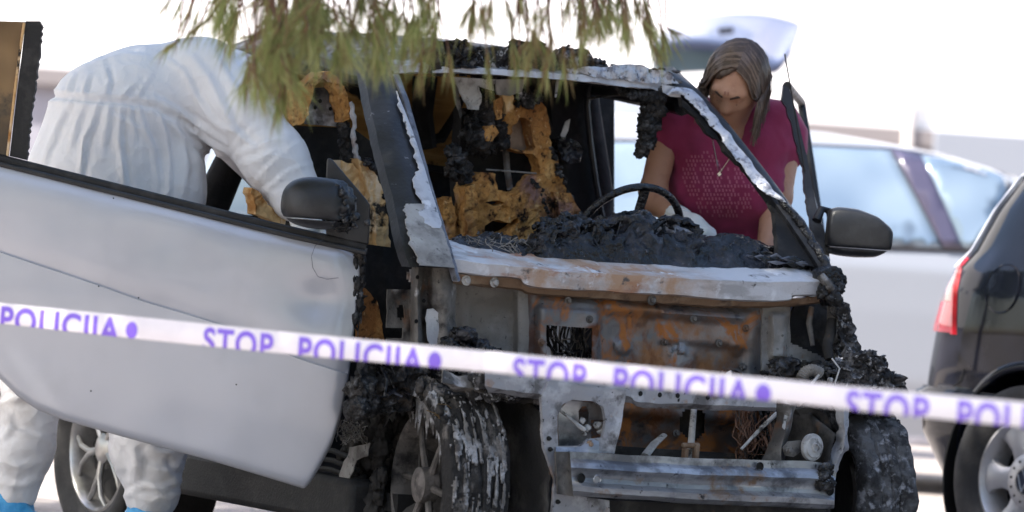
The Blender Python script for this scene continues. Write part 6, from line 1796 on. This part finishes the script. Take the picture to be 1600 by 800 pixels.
# ---- the woman in the raspberry T-shirt at the driver's side
DW = 12.12
wo = W(1140, 700, DW); wo.z = 0
wp = empty('person', wo); tag(wp, 'person with brown bobbed hair in raspberry T-shirt leaning in at the driver side', 'person')
def Q(px, py, d=DW): return W(px, py, d) - wo
def shirt_disp(p, n):
    r1 = 1 - 2 * abs(mnoise.noise(Vector((p.x * 8, p.y * 6, p.z * 6)))); r2 = 1 - 2 * abs(mnoise.noise(Vector((p.x * 12 + p.z * 10 + 3, p.y * 9, p.z * 9 - p.x * 8))))
    return .007 * (r1 - .4) + .0055 * (r2 - .4) * (1 if r2 > 0 else .3) + .0015 * nz(p, 30)
neckc = Q(1140, 205, 12.02)
tors = [(Q(1072, 184, 12.08), Q(1207, 190, 12.10), .060, .060), (Q(1080, 200, 12.08), Q(1100, 290, 12.06), .072, .086), (Q(1200, 205, 12.10), Q(1180, 290, 12.08), .072, .086),
        (Q(1100, 232, 12.06), Q(1180, 232, 12.06), .088, .088), (Q(1105, 300, 12.06), Q(1170, 300, 12.06), .105, .105), (Q(1110, 300, 12.08), Q(1128, 400, 12.2), .10, .12), (Q(1165, 300, 12.08), Q(1160, 400, 12.2), .10, .12), (Q(1128, 400, 12.2), Q(1125, 470, 12.3), .12, .13), (Q(1160, 400, 12.2), Q(1165, 470, 12.3), .12, .13),
        (Q(1072, 182, 12.08), Q(1045, 200, 12.06), .066, .056), (Q(1045, 196, 12.06), Q(1040, 214, 12.05), .057, .056),
        (Q(1205, 192, 12.10), Q(1226, 214, 12.10), .062, .055), (Q(1224, 205, 12.10), Q(1229, 236, 12.10), .058, .056)]
def cutneck(Pn): return .060 - np.sqrt((((Pn - np.array(Q(1142, 200, 11.95))) * np.array([1, .8, .85])) ** 2).sum(-1))
shirt = build_sdf('t_shirt', tors, .045, .010, M['tshirt'], wp, shirt_disp, cut=cutneck)
armL = [(Q(1050, 190, 12.07), Q(1040, 215, 12.05), .047, .045), (Q(1040, 215, 12.05), Q(1020, 300, 11.98), .045, .040), (Q(1020, 300, 11.98), Q(1026, 316, 11.96), .042, .041), (Q(1024, 314, 11.96), Q(1050, 334, 11.88), .040, .033), (Q(1050, 334, 11.88), Q(1068, 343, 11.80), .033, .027)]
build_sdf('arm', armL, .02, .008, M['skin'], wp, lambda p, n: .0012 * fbm(p, 20, 2))
armR = [(Q(1218, 200, 12.1), Q(1228, 235, 12.10), .047, .044), (Q(1228, 235, 12.10), Q(1216, 310, 12.04), .044, .040), (Q(1216, 310, 12.04), Q(1208, 330, 12.02), .041, .040), (Q(1208, 330, 12.02), Q(1196, 398, 11.92), .039, .030), (Q(1196, 398, 11.92), Q(1190, 420, 11.88), .030, .026)]
build_sdf('arm', armR, .02, .008, M['skin'], wp, lambda p, n: .0012 * fbm(p, 20, 2))
hand('gloved_hand', Q(1066, 342, 11.80), Q(1108, 372, 11.72) - Q(1066, 342, 11.80), (.1, -.1, -1), wp, M['glove'], .55, 1.12, -1)
MB().tube([Q(1054, 336, 11.86), Q(1062, 340, 11.82), Q(1068, 343, 11.80)], [.034, .036, .033], 14).build('glove_cuff', M['glove'], wp)
hand('bare_hand', Q(1190, 420, 11.88), Q(1180, 450, 11.80) - Q(1190, 420, 11.88), (-.6, .2, -.4), wp, M['skin'], .6, 1.0, 1)
for sx in (-1, 1):
    hx = Q(1145 + sx * 42, 480, 12.32); kn = Vector((hx.x + sx * .02, hx.y + .05, .50)); an_ = Vector((hx.x + sx * .03, hx.y + .08, .09))
    build_sdf('trouser_leg', [(hx, kn, .105, .075), (kn, an_, .075, .052)], .03, .012, M['jeans'], wp, lambda p, n: .005 * fbm(p, 9, 3))
    build_sdf('shoe', [(Vector((an_.x, an_.y + .03, .05)), Vector((an_.x, an_.y - .16, .04)), .045, .036)], .02, .01, M['rubber'], wp, cut=lambda Pn: .003 - Pn[..., 2])
# head, bowed towards the camera and turned a little to the left of the picture
hc = Q(1151, 128, 11.98)
fwd = Vector((-.30, -.66, -.68)).normalized()        # where the face points
upv = (Vector((.10, -.30, .95)) - fwd * Vector((.10, -.30, .95)).dot(fwd)).normalized()
rt = fwd.cross(upv)                                   # her left is -rt
def H(r_, u, f_): return hc + rt * r_ + upv * u + fwd * f_
HR = [list(rt), list(upv), list(fwd)]
HRm = np.array(HR).T
heads = [(H(0, -.055, .045), H(0, -.085, .062), .050, .034), (H(0, -.02, .03), H(0, -.06, .05), .062, .052), (H(0, -.08, -.02), H(0, -.19, -.06), .052, .056, .03), (Q(1145, 186, 12.05), Q(1141, 240, 12.04), .050, .062, .03),
         (H(0, .016, .088), H(0, -.022, .108), .008, .013, .012), (H(0, -.024, .104), H(0, -.027, .100), .014, .014, .010), (H(-.012, -.027, .096), H(.012, -.027, .096), .009, .009, .008),
         (H(-.038, .026, .078), H(-.012, .028, .090), .011, .010, .012), (H(.038, .026, .078), H(.012, .028, .090), .011, .010, .012),
         (H(-.040, -.018, .062), H(-.030, -.022, .074), .018, .016, .015), (H(.040, -.018, .062), H(.030, -.022, .074), .018, .016, .015),
         (H(-.016, -.052, .088), H(.016, -.052, .088), .008, .008, .008), (H(-.013, -.062, .086), H(.013, -.062, .086), .009, .009, .008),
         (H(0, -.09, .072), H(0, -.092, .070), .018, .018, .015), (H(-.074, -.012, -.002), H(-.076, .018, -.006), .012, .013, .008), (H(.074, -.012, -.002), H(.076, .018, -.006), .012, .013, .008)]
def eyecut(Pn):
    d = np.full(Pn.shape[:-1], -1.0, dtype=np.float32)
    for s_ in (-1, 1): d = np.maximum(d, .0125 - np.sqrt((((Pn - np.array(H(s_ * .030, .008, .096))) * np.array([1, 1, 1])) ** 2).sum(-1)))
    return d
build_sdf('head', heads, .03, .005, M['skin'], wp, lambda p, n: .0006 * fbm(p, 40, 2), ells=[(hc, (.076, .105, .095), HRm)])
for s_ in (-1, 1):
    MB().blob(H(s_ * .030, .008, .082), .0135, 0, 1, 3).build('eyelid', M['skin'], wp)
    MB().tube([H(s_ * .041, .000, .083), H(s_ * .030, -.004, .0935), H(s_ * .019, -.001, .089)], [.0008, .003, .0008], 8).build('eyelashes', M['brow'], wp)
    MB().tube([H(s_ * .050, .022, .080), H(s_ * .032, .030, .097), H(s_ * .012, .022, .1035)], [.002, .0042, .0032], 8).build('eyebrow', M['brow'], wp)
MB().tube([H(-.022, -.057, .088), H(0, -.057, .0985), H(.022, -.057, .088)], [.002, .0035, .002], 8, flat=1.4).build('lips', M['lip'], wp)
for s_ in (-.005, .005): MB().tube([H(s_, .034, .1035), H(s_, .048, .1015)], .0012, 5).build('frown_line', M['lip'], wp)
# hair: cap plus locks that part in the middle and fall to the chin
def hair_fn(Pn):
    q = (Pn - np.array(hc)) @ HRm.astype(np.float32)
    d = sd_ell(Pn, H(0, .014, -.012), (.089, .113, .106), HRm)
    face = np.maximum(np.maximum(np.abs(q[..., 0]) - .066, q[..., 1] - .100 + np.abs(q[..., 0] + .016) * .75), .010 - q[..., 2])
    d = np.maximum(d, -face)
    return np.maximum(d, -.075 - q[..., 1])
lo = [hc[i] - .17 for i in range(3)]; hi = [hc[i] + .17 for i in range(3)]
sdf_obj('hair_cap', hair_fn, lo, hi, .006, M['hair'], wp, lambda p, n: .004 * nz(Vector(((p - hc).dot(rt) * 60, (p - hc).dot(upv) * 8, (p - hc).dot(fwd) * 8))))
VA, FA, VB, FB = [], [], [], []
rh = random.Random(3)
DOWN = Vector((0, 0, -1))
for i in range(2300):
    s_ = rh.choice((-1, 1)); back_ = rh.random()
    f0 = lerp(.070 if s_ < 0 else .064, -.098, back_)
    top = H(0, .014, -.012)
    an0 = math.asin(max(-1, min(1, (f0 + .012) / .106)))          # position of the root along the parting
    part = -.016 + rh.gauss(0, .0015)
    # great-circle style comb from the parting down to the temple
    pts = []
    Lh = rh.uniform(.085, .130) * (1.05 if s_ < 0 else .85) * (1.0 if f0 > -.03 else .8)
    side_f = min(.086, f0 * .72 + (.056 if s_ < 0 else .044))
    fl = .010 * mnoise.noise(Vector((f0 * 60, s_ * 3.1, 0))) + rh.gauss(0, .0012)
    for t in np.linspace(0, 1, 7):
        ph_ = t * R(92)
        r_ = lerp(part, 0, t) + s_ * .094 * math.sin(ph_) ** 1.25
        ff = lerp(f0, side_f, t) + fl * t
        e_ = max(.0, 1 - (min(.10, abs(r_)) / .0925) ** 2 - (min(.104, abs(ff)) / .109) ** 2)
        u_ = .014 + .114 * math.sqrt(e_) if t < .98 else .014
        pts.append(H(r_, u_, ff - .012))
    base = pts[-1]
    dirn = (DOWN * .95 + fwd * .06 - upv * .16 + rt * s_ * .02).normalized()
    for t in (.3, .6, .85, 1.0):
        pts.append(base + dirn * Lh * t + Vector((rh.gauss(0, .0015), rh.gauss(0, .0015), 0)) - rt * s_ * (.010 if s_ < 0 else .008) * t * t)
    if rh.random() < .06:
        k0 = Vector((rh.gauss(0, 1), rh.gauss(0, 1), rh.uniform(-.3, .8))).normalized() * rh.uniform(.006, .016)
        pts = [p + k0 * (q / (len(pts) - 1)) ** 2 for q, p in enumerate(pts)]
    hi_ = mnoise.noise(Vector((f0 * 75, s_ * 5.1, 2))) + rh.gauss(0, .14) > .12
    V2, F2 = (VB, FB) if hi_ else (VA, FA)
    w_ = rh.uniform(.0014, .0030)
    n0 = len(V2)
    for k, p in enumerate(pts):
        tg_ = (pts[min(k + 1, len(pts) - 1)] - pts[max(k - 1, 0)]).normalized(); out = (p - hc).normalized(); sd_ = tg_.cross(out).normalized() * w_ * (1 if k < len(pts) - 2 else .5)
        o_ = out * rh.uniform(.001, .004)
        V2 += [p - sd_ + o_, p + sd_ + o_, p + o_ + out * w_ * .8]
    for k in range(len(pts) - 1):
        for e in range(3): F2.append((n0 + k * 3 + e, n0 + k * 3 + (e + 1) % 3, n0 + k * 3 + 3 + (e + 1) % 3, n0 + k * 3 + 3 + e))
tag(obj('hair', VA, FA, M['hair'], wp), kind='stuff'); tag(obj('hair_highlights', VB, FB, M['hair_hi'], wp), kind='stuff')
# necklace and faded print, laid on the shirt by casting onto it
bpy.context.view_layer.update()
def on_shirt(px, py, off=.002):
    o_ = Vector((0, 0, CAM_H)) - wo; r_ = ray(px, py).normalized()
    ok, loc, nr, ix = shirt.ray_cast(o_, r_)
    return loc - r_ * off if ok else None
pt = MB(); cnt = 0
for j in range(16):
    y = 238 + j * 6.6
    for i in range(24):
        x = 1062 + i * 5.4 + (j % 2) * 2.7
        # two lobes, like a faded pair of leaves
        e1 = ((x - 1098) / 34) ** 2 + ((y - 276) / 40) ** 2; e2 = ((x - 1160) / 30) ** 2 + ((y - 290) / 40) ** 2; e3 = ((x - 1130) / 50) ** 2 + ((y - 318) / 24) ** 2
        if min(e1, e2, e3) > 1 - .5 * abs(nz((x * .06, y * .06, 2))): continue
        h_ = rh.uniform(1.6, 3.0)
        if rh.random() < .22: continue
        c4 = [on_shirt(x + a, y + b_) for a, b_ in ((-1.5, -h_), (1.1, -h_), (1.7, h_), (-.9, h_))]
        if any(c is None for c in c4): continue
        if max((c4[a] - c4[b_]).length for a in range(4) for b_ in range(4)) > .03: continue
        pt.add(c4, [(0, 1, 2, 3)])
tag(pt.build('shirt_print', M['print'], wp, False), kind='stuff')
nk = [on_shirt(x, y, .003) for x, y in ((1112, 212), (1116, 232), (1120, 252), (1123, 268), (1124, 270), (1130, 262), (1138, 250), (1148, 236), (1156, 222))]
nk = [p for p in nk if p is not None]
if len(nk) > 3: MB().tube(nk, .0014, 5).build('necklace', M['chain'], wp)
c4 = on_shirt(1124, 272, .006)
if c4 is not None: MB().box(c4, (.010, .003, .010), Matrix.Rotation(.8, 3, 'Y')).build('pendant', M['chain'], wp)
# ------------------------------------------------------------------ police tape
tape = empty('police_tape', W(800, 570, 8.7)); tape.location.z = 0
tag(tape, 'white police tape with purple STOP POLICIJA lettering stretched across the front', 'barrier tape')
T0 = tape.location.copy()
t_top = [(-120, 461), (0, 473), (450, 519), (850, 557), (1200, 591), (1350, 606), (1600, 628), (1720, 638)]
TS = .925
def tdep(px): return TS / (.1010 + 1.69e-5 * px)
# arc length table
tp = [W(px, pl(t_top, px), tdep(px)) for px in range(-120, 1721, 4)]
acc = [0.0]
for a, b_ in zip(tp, tp[1:]): acc.append(acc[-1] + (b_ - a).length)
acc = np.array(acc); txs = np.arange(-120, 1721, 4)
def px2s(px): return float(np.interp(px, txs, acc))
def tape_pt(s, t, lift=0.0):
    """s metres along, t metres down from the top edge; lower part folds back and up"""
    px = float(np.interp(s, acc, txs))
    p = W(px, pl(t_top, px), tdep(px))
    fold = .0515 + .004 * math.sin(s * 2.1)
    wv = .0035 * math.sin(s * 5 + 1) + .002 * math.sin(s * 13)
    if t <= fold - .006:
        e = t / fold
        y = -.010 * math.sin(e * 2.6) + wv; z = -t
        nrm = Vector((0, -1, 0))
    elif t < fold + .006:
        a = (t - fold + .006) / .012 * math.pi
        y = -.010 * math.sin(2.3) + wv + .0038 * (1 - math.cos(a)); z = -(fold - .006) - .0038 * math.sin(a)
        nrm = Vector((0, -math.cos(a), -math.sin(a)))
    else:
        y = -.010 * math.sin(2.3) + wv + .0076 + (t - fold) * .15; z = -(fold - .006) + (t - fold - .006)
        nrm = Vector((0, 1, 0))
    return p + Vector((0, y, z)) * TS + nrm * lift - T0
NS, ts = 420, list(np.linspace(0, .045, 10)) + list(np.linspace(.0465, .058, 9)) + [.064, .070, .075]
Pt = [[tape_pt(acc[-1] * i / NS, t) for t in ts] for i in range(NS + 1)]
obj('tape_film', [p for r in Pt for p in r], grid_faces(NS + 1, len(ts)), M['tape'], tape)
def tape_text(txt, px0, px1, name):
    cu = bpy.data.curves.new('t', 'FONT'); cu.body = txt; cu.size = 1.0; cu.space_character = 1.12; cu.offset = .03
    o = bpy.data.objects.new('t', cu); COL.objects.link(o)
    dg = bpy.context.evaluated_depsgraph_get()
    me = bpy.data.meshes.new_from_object(o.evaluated_get(dg))
    bpy.data.objects.remove(o)
    bm = bmesh.new(); bm.from_mesh(me)
    ys = [v.co.y for v in bm.verts]; xs_ = [v.co.x for v in bm.verts]
    cap = .060; y0, y1 = 0.0, .70
    for v in bm.verts:
        v.co.x = (v.co.x - min(xs_)) / (max(xs_) - min(xs_)); v.co.y = max(-.02, v.co.y) / y1 * cap
    for yy in np.linspace(.001, .059, 22):
        bmesh.ops.bisect_plane(bm, geom=bm.verts[:] + bm.edges[:] + bm.faces[:], plane_co=(0, yy, 0), plane_no=(0, 1, 0))
    s0, s1 = px2s(px0), px2s(px1)
    for v in bm.verts:
        v.co = tape_pt(lerp(s0, s1, v.co.x), .0085 + (cap - v.co.y), .0006)
    bm.to_mesh(me); bm.free()
    me.materials.clear(); me.materials.append(M['ink'])
    o = bpy.data.objects.new(name, me); COL.objects.link(o); o.parent = tape
    return o
def tape_dot(px, r=.0195):
    s0 = px2s(px); vs = [tape_pt(s0, .033, .0006)]; fs = []
    rings = 6; n = 28
    for k in range(1, rings + 1):
        for i in range(n):
            a = 2 * math.pi * i / n; vs.append(tape_pt(s0 + r * k / rings * math.cos(a), .0335 + r / TS * k / rings * math.sin(a), .0006))
    for i in range(n): fs.append((0, 1 + i, 1 + (i + 1) % n))
    for k in range(rings - 1):
        for i in range(n): fs.append((1 + k * n + i, 1 + (k + 1) * n + i, 1 + (k + 1) * n + (i + 1) % n, 1 + k * n + (i + 1) % n))
    obj('printed_dot', vs, fs, M['ink'], tape, False)
for (a, b_, d_) in ((3, 190, 208), (468, 664, 681), (960, 1174, 1194), (1497, 1728, 1745)):
    tape_text('POLICIJA', a, b_, 'printed_lettering')
    if d_ < 1700: tape_dot(d_)
for (a, b_) in ((-148 + 10, -30), (320, 429), (803, 918), (1323, 1453)):
    if a > -100: tape_text('STOP', a, b_, 'printed_lettering')
# ------------------------------------------------------------------ crumbs, looms and similar uncountable bits read as one mass
for o in COL.objects:
    if o.type == 'MESH' and any(k in o.name for k in ('crust', 'wiring', 'loom', 'straw', 'strings', 'drips', 'fallen_needles', 'flakes', 'residue', 'debris', 'hub_cover_holes', 'charred_belt', 'white_wire')):
        o['kind'] = 'stuff'
